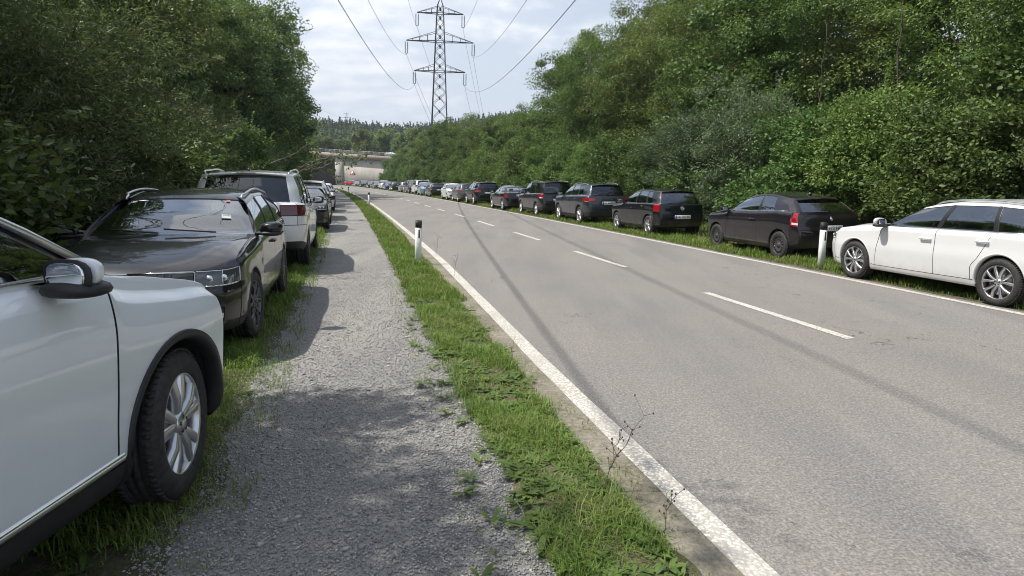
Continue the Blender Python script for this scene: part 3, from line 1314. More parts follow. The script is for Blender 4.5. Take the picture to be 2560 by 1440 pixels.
def car_geometry(sp, dens=1.0):
    """dense half shell with tags; returns parts: name -> list of (V, F)"""
    P, zroof = car_table(sp)
    T = car_tags(sp)
    mir = np.array([1, -1, 1.0])
    Pe = np.concatenate([P[1:2] * mir, P, P[-2:-1] * mir], axis=0)
    seg = np.linalg.norm(np.diff(Pe, axis=0), axis=2)
    ts = np.concatenate([[0], np.cumsum(np.maximum(seg[:, 2:13].mean(axis=1), .02))])
    ts -= ts[1]
    Pl = np.concatenate([P[:, :, :], P[:, -2:-1, :] * mir], axis=1)
    segl = np.linalg.norm(np.diff(Pl, axis=1), axis=2)
    tl = np.concatenate([[0], np.cumsum(np.maximum(segl.mean(axis=0), .02))])

    def dense(tk, n, step):
        out, knot, itv = [], [], []
        for k in range(n - 1):
            a, b = tk[k], tk[k + 1]
            h = b - a
            d = min(.0055, .2 * h)
            m = max(2, int(math.ceil(h / step)))
            vals = [a, a + d] + list(a + h * (np.arange(1, m) / m)) + [b - d]
            for q, v in enumerate(vals):
                out.append(v)
                knot.append(k if q == 0 else -1)
                itv.append(k)
        out.append(tk[n - 1])
        knot.append(n - 1)
        itv.append(n - 2)
        return np.array(out), knot, itv

    du, ku, iu = dense(ts[1:-1], NC, .075 / dens)
    dv, kv, iv = dense(tl[:NL], NL, .075 / dens)
    A = pchip(ts, Pe.reshape(len(ts), -1), du).reshape(len(du), NL, 3)
    Ae = np.concatenate([A, A[:, -2:-1] * mir], axis=1)
    D = np.transpose(pchip(tl, np.transpose(Ae, (1, 0, 2)).reshape(NL + 1, -1), dv).reshape(len(dv), len(du), 3), (1, 0, 2))
    # smooth the surface slightly away from the centre plane
    nu, nv = len(du), len(dv)
    gu = np.gradient(D, axis=0)
    gv = np.gradient(D, axis=1)
    N = np.cross(gu, gv)
    N /= np.linalg.norm(N, axis=2)[:, :, None] + 1e-12
    cen = np.array([0, 0, .7])
    flip = np.sum(N * (D - cen), axis=2).mean() < 0
    if flip:
        N = -N
    hw = sp['W'] / 2

    def sets(kn, itv, n):
        return [({k - 1, k} & set(range(n - 1))) if k >= 0 else {i} for k, i in zip(kn, itv)]
    su, sv = sets(ku, iu, NC), sets(kv, iv, NL)
    S0 = D.copy()
    isglass = np.zeros((nu, nv), bool)
    seamv = np.zeros((nu, nv), bool)
    for a in range(nu):
        for b in range(nv):
            tg = {T[i, j] for i in su[a] for j in sv[b]}
            if len(tg) == 1:
                if next(iter(tg)) in PANEL_GLASS:
                    isglass[a, b] = True
                    D[a, b] -= N[a, b] * .009
            elif not (tg & PANEL_GLASS):
                D[a, b] -= N[a, b] * SEAM
                seamv[a, b] = True
    V = D.reshape(-1, 3)
    S = S0.reshape(-1, 3)
    faces, tags = [], []
    for a in range(nu - 1):
        for b in range(nv - 1):
            t_ = T[iu[a], iv[b]]
            q = [a * nv + b, a * nv + b + 1, (a + 1) * nv + b + 1, (a + 1) * nv + b]
            if t_ in PANEL_GLASS:
                c4 = [isglass[a, b], isglass[a, b + 1], isglass[a + 1, b + 1], isglass[a + 1, b]]
                if a == 0 or a == nu - 2:
                    pass
                if not all(c4):
                    t_ = 'window_trim'
            else:
                # the thin strips either side of a panel joint read as a dark gap
                thin_u, thin_v = du[a + 1] - du[a] < .0065, dv[b + 1] - dv[b] < .0065
                e = seamv[a:a + 2, b:b + 2]
                if (thin_u and (e[0].all() or e[1].all())) or (thin_v and (e[:, 0].all() or e[:, 1].all())):
                    t_ = 'panel_gap'
            faces.append(q if flip else q[::-1])
            tags.append(t_)
    # side surface lookup
    side = (np.abs(S[:, 1]) > hw * .75) & (S[:, 2] < 1.0)
    Sx = S[side]

    def side_y(x, z):
        d2 = (Sx[:, 0] - x) ** 2 + (Sx[:, 2] - z) ** 2
        k = np.argsort(d2)[:6]
        w = 1 / (d2[k] + 1e-6)
        return float((Sx[k, 1] * w).sum() / w.sum())
    # wheel arches
    Ra = sp['R'] + sp.get('arch', .055)
    arches = []
    for xw in (sp['wb'] / 2, -sp['wb'] / 2):
        c = np.array([xw, sp['R'] + .01])
        cand = (V[:, 1] > hw * .55)
        r = np.hypot(V[:, 0] - c[0], V[:, 2] - c[1])
        inside = (r < Ra) & cand
        best = {}
        for q in faces:
            for k in range(len(q)):
                a, b = q[k], q[(k + 1) % len(q)]
                if cand[a] and cand[b] and inside[a] != inside[b]:
                    lo, hi = 0.0, 1.0
                    i_, o_ = (a, b) if inside[a] else (b, a)
                    for _ in range(18):
                        mid = (lo + hi) / 2
                        p = V[i_] + (V[o_] - V[i_]) * mid
                        if math.hypot(p[0] - c[0], p[2] - c[1]) < Ra:
                            lo = mid
                        else:
                            hi = mid
                    mv, fr, to = (i_, lo, o_) if lo < .5 else (o_, 1 - lo, i_)
                    if mv not in best or fr < best[mv][0]:
                        best[mv] = (fr, V[i_] + (V[o_] - V[i_]) * lo)
        V = V.copy()
        for k, (fr, p) in best.items():
            V[k] = p
        on = np.zeros(len(V), bool)
        on[list(best)] = True
        ins = inside & ~on
        nf, nt = [], []
        for q, t_ in zip(faces, tags):
            s_ = [ins[k] for k in q]
            if not any(s_):
                if all(on[k] for k in q) and math.hypot(V[q].mean(axis=0)[0] - c[0], V[q].mean(axis=0)[2] - c[1]) < Ra:
                    continue
                nf.append(q)
                nt.append(t_)
            elif sum(s_) == 1 and len(q) == 4:
                k = s_.index(True)
                tri = [q[(k + 1) % 4], q[(k + 2) % 4], q[(k + 3) % 4]]
                nf.append(tri)
                nt.append(t_)
        faces, tags = nf, nt
        ring = V[on]
        an = np.arctan2(ring[:, 2] - c[1], ring[:, 0] - c[0])
        an = np.where(an < -math.pi / 2, an + 2 * math.pi, an)
        o = np.argsort(an)
        arches.append((c, an[o], ring[o, 1]))
    return dict(V=V, faces=faces, tags=tags, P=P, zroof=zroof, side_y=side_y, arches=arches, Ra=Ra, D=D, N=N, du=du, dv=dv, ku=ku, kv=kv, S=S0)


def half_to_mesh(g, want, name, mat, side=0):
    """faces whose tag is in WANT. side 0: both halves welded; +1 / -1: one side only"""
    sel = [f for f, t in zip(g['faces'], g['tags']) if t in want]
    if not sel:
        return None
    used = sorted({i for f in sel for i in f})
    mp = {k: n for n, k in enumerate(used)}
    V = g['V'][used].copy()
    V[np.abs(V[:, 1]) < 1e-4, 1] = 0
    F = [[mp[i] for i in f] for f in sel]
    Vm = V * np.array([1, -1, 1])
    Fm = [f[::-1] for f in F]
    if side > 0:
        return np_mesh(name, V, F, mat)
    if side < 0:
        return np_mesh(name, Vm, Fm, mat)
    n = len(V)
    mm = np.arange(n) + n
    z = V[:, 1] == 0
    mm[z] = np.nonzero(z)[0]
    keep = ~z
    VV = np.concatenate([V, Vm[keep]])
    rem = np.cumsum(keep) - 1 + n
    mm = np.where(z, mm, rem)
    F2 = F + [[int(mm[i]) for i in f] for f in Fm]
    return np_mesh(name, VV, F2, mat)


def arch_meshes(g, sp):
    """wheel-arch lips (painted or cladding) and dark liners for one side: list of MB"""
    out = []
    for c, an, yy in g['arches']:
        th = np.linspace(max(an[0], -.25), min(an[-1], math.pi + .25), 40)
        y = np.interp(th, an, yy)
        Ra = g['Ra']
        cl = sp['clad']
        w = sp.get('clad_w', .050) if cl else .012
        lift = .012 if cl else .003
        rows = []
        for k, t_ in enumerate(th):
            ct, st = math.cos(t_), math.sin(t_)
            yo = g['side_y'](c[0] + ct * (Ra + w), c[1] + st * (Ra + w)) if cl else y[k]
            rows.append([(c[0] + ct * (Ra + w), yo - .004, c[1] + st * (Ra + w)), (c[0] + ct * (Ra + w * .9), yo + lift, c[1] + st * (Ra + w * .9)),
                         (c[0] + ct * (Ra + .004), y[k] + lift, c[1] + st * (Ra + .004)), (c[0] + ct * (Ra - .012), y[k] - .004, c[1] + st * (Ra - .012)),
                         (c[0] + ct * (Ra - .012), y[k] - .06, c[1] + st * (Ra - .012))])
        lip = MB()
        Vl = [p for r in rows for p in r]
        Fl = [(k * 5 + a, k * 5 + a + 1, (k + 1) * 5 + a + 1, (k + 1) * 5 + a) for k in range(len(th) - 1) for a in range(4)]
        lip.add(Vl, Fl)
        lin = MB()
        Vl = []
        for k, t_ in enumerate(th):
            ct, st = math.cos(t_), math.sin(t_)
            for yv in (y[k] - .05, y[k] - .34):
                Vl.append((c[0] + ct * (Ra - .008), yv, c[1] + st * (Ra - .008)))
        Vl.append((c[0], y[20] - .34, c[1]))
        n = len(Vl) - 1
        Fl = [(2 * k, 2 * k + 1, 2 * k + 3, 2 * k + 2) for k in range(len(th) - 1)] + [(2 * k + 1, n, 2 * k + 3) for k in range(len(th) - 1)]
        lin.add(Vl, Fl)
        out.append((lip, lin))
    return out


# ---- wheels: outer face at y = 0, pointing to +y, axis along y, centre at origin
WHEELS = {}


def wheel_meshes(R, style, width=.215):
    key = (R, style)
    if key in WHEELS:
        return WHEELS[key]
    rr_ = R * {'five': .66, 'steel': .62, 'ten': .71, 'fan': .68, 'y': .71, 'multi': .72}[style]
    w = width
    t = MB()
    prof = [(rr_ * .97, -.012), (rr_ + .006, .0), (rr_ + .02, .006), ((rr_ + R) / 2, .010), (R - .030, .003), (R - .012, -.012), (R - .003, -.028),
            (R, -.04), (R, -.068), (R - .007, -.070), (R - .007, -.078), (R, -.080), (R, -.104), (R - .007, -.106), (R - .007, -.114), (R, -.116),
            (R, -.140), (R - .007, -.142), (R - .007, -.150), (R, -.152), (R, -w + .03), (R - .012, -w + .012), (R - .03, -w), (rr_, -w + .01)]
    t.lathe(prof, 56, 'Y')
    # tread blocks: short sipes cut as raised ribs across the shoulder
    for k in range(64):
        an = 2 * math.pi * k / 64
        ca, sa = math.cos(an), math.sin(an)
        M = Matrix(((ca, 0, -sa), (0, 1, 0), (sa, 0, ca)))
        t.box(((R + .001) * ca, -.030, (R + .001) * sa), (.010, .030, R * .055), M)
        t.box(((R + .001) * ca, -w + .038, (R + .001) * sa), (.010, .03, R * .055), M)
    tyre = fix_normals(t.mesh('tyre', M_tyre, True))
    r = MB()
    face = MB()
    r.lathe([(rr_ * 1.0, -.006), (rr_ * .985, -.002), (rr_ * .955, -.012), (rr_ * .93, -.04), (rr_ * .90, -.10), (rr_ * .90, -.17)], 48, 'Y')
    hub = rr_ * .20

    def spoke(a0, w0, w1, z0, z1, th=.03, r0=None, r1=None, twist=0.0):
        r0 = hub * .7 if r0 is None else r0
        r1 = rr_ * .965 if r1 is None else r1
        ca, sa = math.cos(a0), math.sin(a0)
        cb, sb = math.cos(a0 + twist), math.sin(a0 + twist)
        V = []
        for (rad, ww, yy, c_, s_) in ((r0, w0, z0, ca, sa), ((r0 + r1) / 2, (w0 + w1) / 2, (z0 + z1) / 2 + .012, (ca + cb) / 2, (sa + sb) / 2), (r1, w1, z1, cb, sb)):
            for s, dy in ((-1, -th), (-1, -.006), (-.55, 0), (.55, 0), (1, -.006), (1, -th)):
                V.append((rad * c_ - s * ww / 2 * s_, yy + dy, rad * s_ + s * ww / 2 * c_))
        F = []
        for k in range(2):
            for a in range(5):
                F.append((k * 6 + a, k * 6 + a + 1, (k + 1) * 6 + a + 1, (k + 1) * 6 + a))
        face.add(V, F)
    if style == 'five':
        for k in range(5):
            spoke(2 * math.pi * k / 5 + .3, rr_ * .30, rr_ * .42, -.012, -.012, .04)
    elif style == 'ten':
        for k in range(5):
            for s in (-1, 1):
                a = 2 * math.pi * k / 5 + math.pi / 2
                spoke(a + s * .17, rr_ * .11, rr_ * .155, -.012, -.006, .035, r0=hub * 1.0, twist=s * .16)
    elif style == 'fan':
        for k in range(5):
            a = 2 * math.pi * k / 5 + math.pi / 2
            for s in (-1, 1):
                spoke(a + s * .12, rr_ * .17, rr_ * .25, -.016, -.008, .04, r0=hub * .9, twist=s * .13)
            spoke(a, rr_ * .08, rr_ * .05, -.026, -.03, .02, r0=hub, r1=rr_ * .95)
    elif style == 'y':
        for k in range(5):
            a = 2 * math.pi * k / 5 + math.pi / 2
            spoke(a, rr_ * .2, rr_ * .12, -.012, -.012, .04, r1=rr_ * .5)
            for s in (-1, 1):
                spoke(a + s * .05, rr_ * .10, rr_ * .13, -.012, -.006, .04, r0=rr_ * .4, twist=s * .28)
    elif style == 'multi':
        for k in range(10):
            spoke(2 * math.pi * k / 10, rr_ * .09, rr_ * .11, -.014, -.006, .035)
    if style == 'steel':
        face.lathe([(0, -.006), (rr_ * .2, -.006), (rr_ * .24, -.02), (rr_ * .45, -.03), (rr_ * .62, -.012), (rr_ * .78, -.014), (rr_ * .9, -.035), (rr_ * .97, -.03)], 40, 'Y')
        holes = MB()
        for k in range(15):
            an = 2 * math.pi * k / 15
            ca, sa = math.cos(an), math.sin(an)
            M = Matrix(((ca, 0, -sa), (0, 1, 0), (sa, 0, ca)))
            holes.box((rr_ * .76 * ca, -.0105, rr_ * .76 * sa), (.045, .006, .026), M)  # black blocks paint the dark of the openings onto the closed disc
    else:
        face.lathe([(0, .004), (hub * .45, .004), (hub * .55, 0), (hub * .95, -.006), (hub * 1.25, -.018), (hub * 1.3, -.05)], 28, 'Y')
    disc = MB()
    disc.lathe([(0, -.075), (rr_ * .78, -.075), (rr_ * .78, -.095), (0, -.095)], 36, 'Y')
    disc.lathe([(rr_ * .92, -.16), (0, -.165)], 36, 'Y')
    rimm = fix_normals(r.mesh('rim', M_alu, True))
    facem = fix_normals(face.mesh('spokes', M_alu, False))
    discm = fix_normals(disc.mesh('brake_disc', M_disc, False))
    bolt = MB()
    for k in range(5):
        a = 2 * math.pi * k / 5 + .3
        bolt.lathe([(.011, -.02), (.011, .0), (0, .0)], 6, 'Y', (hub * .72 * math.cos(a), 0, hub * .72 * math.sin(a)))
    if style == 'steel':
        bolt = holes
    boltm = bolt.mesh('bolts_hole_marks', M_gloss_black, False)
    WHEELS[key] = (tyre, rimm, facem, discm, boltm)
    return WHEELS[key]


def add_wheel(root, x, y, R, side, style, steer=0.0, mat=None):
    w = empty('wheel', (x, y * side, R), 0, root)
    w.rotation_euler = (0, 0, steer + (0 if side > 0 else math.pi))
    tyre, rim, face, disc, bolt = wheel_meshes(R, style)
    link('tyre', tyre, w)
    m = mat or (M_steel if style == 'steel' else M_alu)
    link('rim', rim, w, mat=m)
    link('wheel_face', face, w, mat=m)
    link('brake_disc', disc, w)
    link('wheel_bolts_hole_marks', bolt, w)
    return w


def ellipsoid(c, s, n=14, m=10, p=2.4):
    V, F = [], []
    for i in range(m + 1):
        ph = math.pi * i / m - math.pi / 2
        for k in range(n):
            th = 2 * math.pi * k / n
            f = lambda v: math.copysign(abs(v) ** (2 / p), v)
            V.append((c[0] + s[0] * f(math.cos(ph)) * f(math.cos(th)), c[1] + s[1] * f(math.cos(ph)) * f(math.sin(th)), c[2] + s[2] * f(math.sin(ph))))
    for i in range(m):
        for k in range(n):
            k2 = (k + 1) % n
            F.append((i * n + k, i * n + k2, (i + 1) * n + k2, (i + 1) * n + k))
    return V, F


CAR_CACHE = {}
TEXT_CACHE = {}


def text_obj(body, size, mat, parent, M, depth=.0015, name='lettering'):
    if body not in TEXT_CACHE:
        c = bpy.data.curves.new(name, 'FONT')
        c.body = body
        c.size = size
        c.align_x = 'CENTER'
        c.align_y = 'CENTER'
        c.extrude = depth
        f = bpy.data.objects.new('plate_text', c)
        COL.objects.link(f)
        bpy.context.view_layer.update()
        dg = bpy.context.evaluated_depsgraph_get()
        me = bpy.data.meshes.new_from_object(f.evaluated_get(dg))
        me.name = name
        me.materials.clear()
        me.materials.append(mat)
        bpy.data.objects.remove(f)
        TEXT_CACHE[body] = me
    o = link(name, TEXT_CACHE[body], parent)
    o.matrix_local = M
    return o


def car_parts(kind, sp, dens):
    if kind in CAR_CACHE:
        return CAR_CACHE[kind]
    g = car_geometry(sp, dens)
    res = {}
    M0 = bpy.data.materials.get('paint_slot') or simple('paint_slot', (.5, .5, .5))
    one = lambda nm, want, mat: res.setdefault(nm, [(half_to_mesh(g, want, nm, mat), 0)])
    two = lambda nm, want, mat: res.setdefault(nm + ('' if nm not in res else '_'), [(half_to_mesh(g, want, nm, mat, s), s) for s in (1, -1)])
    one('body', {'body'}, M0)
    one('underbody', {'underbody'}, M_under)
    one('panel_gap', {'panel_gap'}, M_under)
    two('sill', {'sill'}, M0 if sp['sill'] == 'paint' else M_black)
    one('front_bumper', {'front_bumper'}, M0)
    one('rear_bumper', {'rear_bumper'}, M0)
    one('rear_lip', {'rear_lip'}, M_black)
    one('air_intake', {'intake'}, M_black)
    one('grille', {'grille'}, M_gloss_black)
    one('hood', {'hood'}, M0)
    one('tailgate', {'tailgate'}, M0)
    one('windscreen', {'windscreen'}, M_glass_clear)
    one('rear_window', {'rear_window'}, M_glass_dark if sp['dark_rear'] else M_glass)
    one('window_trim', {'window_trim', 'pillar'}, M_trim)
    res['door'] = []
    for d in ('door_front', 'door_rear'):
        for s in (1, -1):
            me = half_to_mesh(g, {d}, 'door', M0, s)
            if me:
                res['door'].append((me, s, d))
    res['side_window'] = [(half_to_mesh(g, {'side_window'}, 'side_window', M_glass, s), s) for s in (1, -1)]
    if sp['quarter']:
        res['quarter_window'] = [(half_to_mesh(g, {'quarter_window'}, 'quarter_window', M_glass_dark if sp['dark_rear'] else M_glass, s), s) for s in (1, -1)]
    res['headlight'] = [(half_to_mesh(g, {'headlight'}, 'headlight', M_head, s), s) for s in (1, -1)]
    res['taillight'] = [(half_to_mesh(g, {'taillight'}, 'taillight', M_dark_red if sp.get('smoked') else M_red_lens, s), s) for s in (1, -1)]
    lip_l, well_l = [], []
    for lip, lin in arch_meshes(g, sp):
        for s in (1, -1):
            V = np.concatenate(lip.V) * np.array([1, s, 1])
            lip_l.append((fix_normals(np_mesh('wheel_arch', V, lip.F, M_black if sp['clad'] else M0)), s))
            well_l.append((np_mesh('wheel_well', np.concatenate(lin.V) * np.array([1, s, 1]), lin.F, M_under), s))
    res['wheel_arch'] = lip_l
    res['wheel_well'] = well_l
    for k in list(res):
        res[k] = [r for r in res[k] if r[0] is not None]
    CAR_CACHE[kind] = (g, res)
    return CAR_CACHE[kind]


PAINTED = {'body', 'front_bumper', 'rear_bumper', 'hood', 'tailgate', 'door', 'sill', 'wheel_arch'}


def make_car(kind, sp, loc, heading, paint, label, name='parked_car', dens=1.0, plate=None, wheel_mat=None, steer=0.0, rail_mat=None, interior=True, mirror_mat=None, cat='car', group='cars parked along the road', lod=2, tilt=0.0):
    """heading: direction of the car's nose as angle of +x from world +x"""
    g, parts = car_parts(kind, sp, dens)
    root = empty(name, loc, heading)
    if tilt:
        root.rotation_euler = (tilt, 0, heading)
    tag(root, label, cat, group)
    hw = sp['W'] / 2
    xa, xb = sp['wb'] / 2, -sp['wb'] / 2
    xf = xa + sp['fo']
    xr = xf - sp['L']
    for nm, lst in parts.items():
        for r in lst:
            me, s = r[0], r[1]
            painted = nm in PAINTED and me.materials[0] and me.materials[0].name.startswith('paint_slot')
            o = link(nm, me, root, mat=paint if painted else None)
            if nm == 'door' and lod > 0:
                V = g['P']
                x = (V[10, 7, 0] + .16) if r[2] == 'door_front' else (V[12, 8, 0] + .17)
                z = sp['zA'][7] - .055 if r[2] == 'door_front' else sp['zC'][7] - .06
                y = g['side_y'](x, z)
                h = MB()
                h.box((x, s * (y + .028), z), (.20, .022, .032), bevel=.010)
                h.box((x + .085, s * (y + .012), z), (.03, .03, .026), bevel=.006)
                h.box((x - .085, s * (y + .012), z), (.03, .03, .026), bevel=.006)
                h.build('handle', sp.get('handle_mat') or paint, o)
    R = sp['R']
    for x in (xa, xb):
        for s in (1, -1):
            y = g['side_y'](x, R * 1.9) - .012
            add_wheel(root, x, y, R, s, sp['wheel'], steer if x > 0 else 0, wheel_mat)
    # mirrors
    for s in (1, -1):
        B = g['P'][8, 10]
        bx, by, bz = B[0] - .03 + sp.get('mirror_dx', 0), B[1], B[2] + sp.get('mirror_dz', 0)
        V, F = ellipsoid((0, 0, 0), (.085, .120, .068), 18, 14, 2.45)
        V = np.array(V)
        V[:, 0] = np.where(V[:, 0] < 0, V[:, 0] * .30, V[:, 0] * (1.15 - .25 * np.abs(V[:, 1]) / .115))
        V[:, 2] += V[:, 1] * .10
        V *= sp.get('mirror_scale', 1.0)
        V += np.array([bx, by + .145, bz + .065])
        up = V[:, 2]
        m = MB().add(V * np.array([1, s, 1]), F if s > 0 else [f[::-1] for f in F])
        mo = m.build('wing_mirror', mirror_mat or paint, root, True)
        m = MB()
        for (ex, ey, ez, ox, dst) in ((.012, .104, .058, -.020, 0),):
            V, F = ellipsoid((0, 0, 0), (ex, ey, ez), 18, 8, 2.8)
            V = np.array(V) @ np.array(Matrix.Rotation(.20, 3, 'Z')).T + np.array([bx + ox, by + .140, bz + .064])
            m.add(V * np.array([1, s, 1]), F if s > 0 else [f[::-1] for f in F])
        m.box((bx + .01, s * (by + .04), bz + .012 - sp.get('mirror_dz', 0) * .5), (.07, .12, .035 + sp.get('mirror_dz', 0)), bevel=.012)
        lowV, lowF = ellipsoid((bx + .012, 0, 0), (.088, .112, .03), 16, 8, 2.6)
        lowV = np.array(lowV)
        lowV[:, 1] += by + .145
        lowV[:, 2] += bz + .012
        m.add(lowV * np.array([1, s, 1]), lowF if s > 0 else [f[::-1] for f in lowF])
        m.build('mirror_foot', M_black, mo, True)
        m = MB()
        V, F = ellipsoid((0, 0, 0), (.008, .083, .046), 18, 8, 2.8)
        V = np.array(V) @ np.array(Matrix.Rotation(.20, 3, 'Z')).T + np.array([bx - .029, by + .138, bz + .064])
        m.add(V * np.array([1, s, 1]), F if s > 0 else [f[::-1] for f in F])
        m.build('mirror_glass', M_mirror, mo, True)
    if interior:
        d = MB()
        d.box((xa - sp['cowl'] - .52, 0, sp['cowl_z'] - .16), (.55, hw * 1.62, .20), bevel=.07)
        d.build('dashboard', M_dash, root, True)
        for s in (1, -1):
            q = MB()
            q.box((xa - sp['xB'] + .22, s * hw * .42, .52), (.50, .50, .20), bevel=.06)
            Mt = Matrix.Rotation(-.30, 3, 'Y')
            q.box((xa - sp['xB'] - .10, s * hw * .42, .86), (.14, .48, .66), Mt, bevel=.06)
            q.box((xa - sp['xB'] - .25, s * hw * .42, 1.255 + (sp['H'] - 1.47) * .5), (.10, .25, .17), Mt, bevel=.045)
            q.build('seat', M_seat, root, True)
        q = MB()
        q.box((xb + .30, 0, .52), (.5, hw * 1.4, .2), bevel=.06)
        q.box((xb + .02, 0, .84), (.14, hw * 1.4, .60), Matrix.Rotation(-.25, 3, 'Y'), bevel=.06)
        for s in (1, -1):
            q.box((xb - .08, s * hw * .42, 1.16), (.09, .24, .13), bevel=.04)
        q.build('rear_seat', M_seat, root, True)
        st = MB()
        an = np.linspace(0, 2 * math.pi, 25)
        cx_, cz_ = xa - sp['cowl'] - .86, sp['cowl_z'] - .02
        ring = [(cx_ - .19 * math.sin(a) * .42, hw * .42 + .19 * math.cos(a), cz_ + .19 * math.sin(a) * .90) for a in an]
        st.tube(ring, .016, 6, False)
        st.bar((cx_, hw * .42 - .18, cz_), (cx_, hw * .42 + .18, cz_), .03, .05)
        st.build('steering_wheel', M_black, root, True)
    # roof rails
    if sp['rails']:
        for s in (1, -1):
            T = g['P'][:, 13]
            x0, x1 = T[8, 0] - .12, T[14, 0] - .02
            xs = np.linspace(x0, x1, 26)
            ys = np.interp(-xs, -T[4:17, 0], T[4:17, 1]) - .035
            zs = g['zroof'](xs) - sp['drop'] * (ys / (hw * sp['yr'])) ** 2
            up = sp.get('rail_up', .036) * np.clip(np.minimum((x0 - xs), (xs - x1)) / .16, 0, 1) ** .5
            m = MB()
            m.tube(np.stack([xs, s * ys, zs + up + .002], axis=1), .0135, 8)
            m.build('roof_rail', rail_mat or M_alu, root, True)
    # rear details
    gp = g['P']
    yb_ = gp[16, 5]
    jz = 5

    def rear_x(z, y=0.0):
        col = gp[19, 2:9]
        return float(np.interp(z, col[:, 2], col[:, 0]))
    # spoiler lip over the rear window
    rr = gp[19, 13]
    m = MB()
    rows = []
    for y in np.linspace(-1, 1, 13):
        xw = np.interp(abs(y), [0, .35, .7, 1], [0, .01, .03, .06])
        yy = y * hw * sp['yr'] * .86
        z0 = float(g['zroof'](rr[0])[0]) - sp['drop'] * (yy / (hw * sp['yr'])) ** 2
        rows.append([(rr[0] + .16 + xw, yy, z0 + .010), (rr[0] - sp.get('spoiler', .07) + xw, yy, z0 - .004), (rr[0] - sp.get('spoiler', .07) + xw, yy, z0 - .024), (rr[0] + .02 + xw, yy, z0 - .05)])
    m.add([p for r in rows for p in r], [(k * 4 + a, k * 4 + a + 1, (k + 1) * 4 + a + 1, (k + 1) * 4 + a) for k in range(12) for a in range(3)])
    so = link('spoiler', fix_normals(m.mesh('spoiler', paint, True)), root)
    m = MB()
    m.box((rr[0] - sp.get('spoiler', .07) + .004, 0, rr[2] - .012), (.012, .30, .014))
    m.build('brake_light', M_dark_red, so)
    # wiper
    b0 = gp[19, 10] * .85 + gp[19, 11] * .15
    m = MB()
    m.bar((b0[0] - .018, -.02, b0[2] + .01), (b0[0] - .028, .40, b0[2] + .05), .018, .012)
    m.box((b0[0] - .012, 0, b0[2] - .005), (.035, .06, .04), bevel=.012)
    m.build('rear_wiper', M_black, root)
    f0 = gp[0, 10]
    m = MB()
    for y0, y1 in ((.52, -.02), (-.08, -.60)):
        z0 = f0[2] + .012
        m.bar((f0[0] - .02, y0 * hw, z0), (f0[0] - .10 if abs(y1) > .3 else f0[0] - .055, y1 * hw, z0 + .035), .014, .014)
    m.build('windscreen_wiper', M_black, root)
    m = MB()
    ax = rr[0] + .30
    az = float(g['zroof'](ax)[0])
    m.prism([(ax + .10, az - .004), (ax - .06, az - .006), (ax - .05, az + .05), (ax - .01, az + .045)], 1, -.018, .018)
    m.build('roof_antenna', M_gloss_black if kind != 'x' else paint, root)
    # plates
    for end in ('rear', 'front'):
        z = sp['plate_z'] if end == 'rear' else sp.get('fplate_z', .47)
        if end == 'rear':
            x = rear_x(z) - .014
        else:
            col = gp[0, 2:9]
            x = float(np.interp(z, col[:, 2], col[:, 0])) + .014
        sg = -1 if end == 'rear' else 1
        m = MB()
        m.box((x, 0, z), (.016, .52, .115), bevel=.004)
        po = m.build('number_plate', M_plate, root)
        m = MB()
        m.box((x + sg * .0085, -sg * .232, z), (.003, .05, .107))
        m.build('blue_band', M_blue, po)
        if plate:
            M = Matrix(((0, 0, sg), (sg, 0, 0), (0, 1, 0))).to_4x4()
            M.translation = (x + sg * .0095, sg * .02, z)
            text_obj(plate, .105, M_letter, po, M)
    # headlight innards: two projector rings and a light signature on each lamp
    a_, b_ = [k for k in range(len(g['ku'])) if g['ku'][k] in (2, 4)], [k for k in range(len(g['kv'])) if g['kv'][k] in (6, 7)]
    S, N = g['S'], g['N']
    hl = [o for o in root.children if o.name.split('.')[0] == 'headlight']
    for s, ho in zip((1, -1), hl):
        m = MB()
        pts = []
        for f in np.linspace(.12, .92, 12):
            ia = int(a_[0] + (a_[1] - a_[0]) * f)
            ib = int(b_[0] + (b_[1] - b_[0]) * .18)
            pts.append(S[ia, ib] + N[ia, ib] * .002)
        for p, q in zip(pts[:-1], pts[1:]):
            m.bar((p[0], s * p[1], p[2]), (q[0], s * q[1], q[2]), .014, .010)
        for f in (.30, .66):
            ia = int(a_[0] + (a_[1] - a_[0]) * f)
            ib = int(b_[0] + (b_[1] - b_[0]) * .60)
            p, nn = S[ia, ib], N[ia, ib]
            V, F = ellipsoid((0, 0, 0), (.033, .033, .03), 12, 8, 2)
            V = np.array(V) * np.array([.35, 1, 1]) + p - nn * .002
            m.add(V * np.array([1, s, 1]), F if s > 0 else [f_[::-1] for f_ in F])
        m.build('light_signature', M_head_bright, ho)
        m = MB()
        us = [a_[0] + 1, (a_[0] + a_[1]) // 2, a_[1] - 1]
        vs = [b_[0] + 1, b_[1] - 1]
        Q = lambda ia, ib: (lambda p: (p[0], s * p[1], p[2]))(S[ia, ib] + N[ia, ib] * .0015)
        for ia in us:
            m.tube([Q(ia, ib) for ib in range(vs[0], vs[1] + 1)], .0045, 5)
        for ib in vs:
            m.tube([Q(ia, ib) for ia in range(us[0], us[-1] + 1)], .0035, 5)
        m.build('lamp_bezel', M_chrome, ho, True)
    # taillights: a paler reversing lamp strip
    tl_ = [o for o in root.children if o.name.split('.')[0] == 'taillight']
    c0 = 15 if sp['tail'] != 'narrow' else 15
    a_ = [k for k in range(len(g['ku'])) if g['ku'][k] in (15, 16)]
    jb = (6, 7) if sp['tail'] != 'narrow' else (7, 8)
    b_ = [k for k in range(len(g['kv'])) if g['kv'][k] in jb]
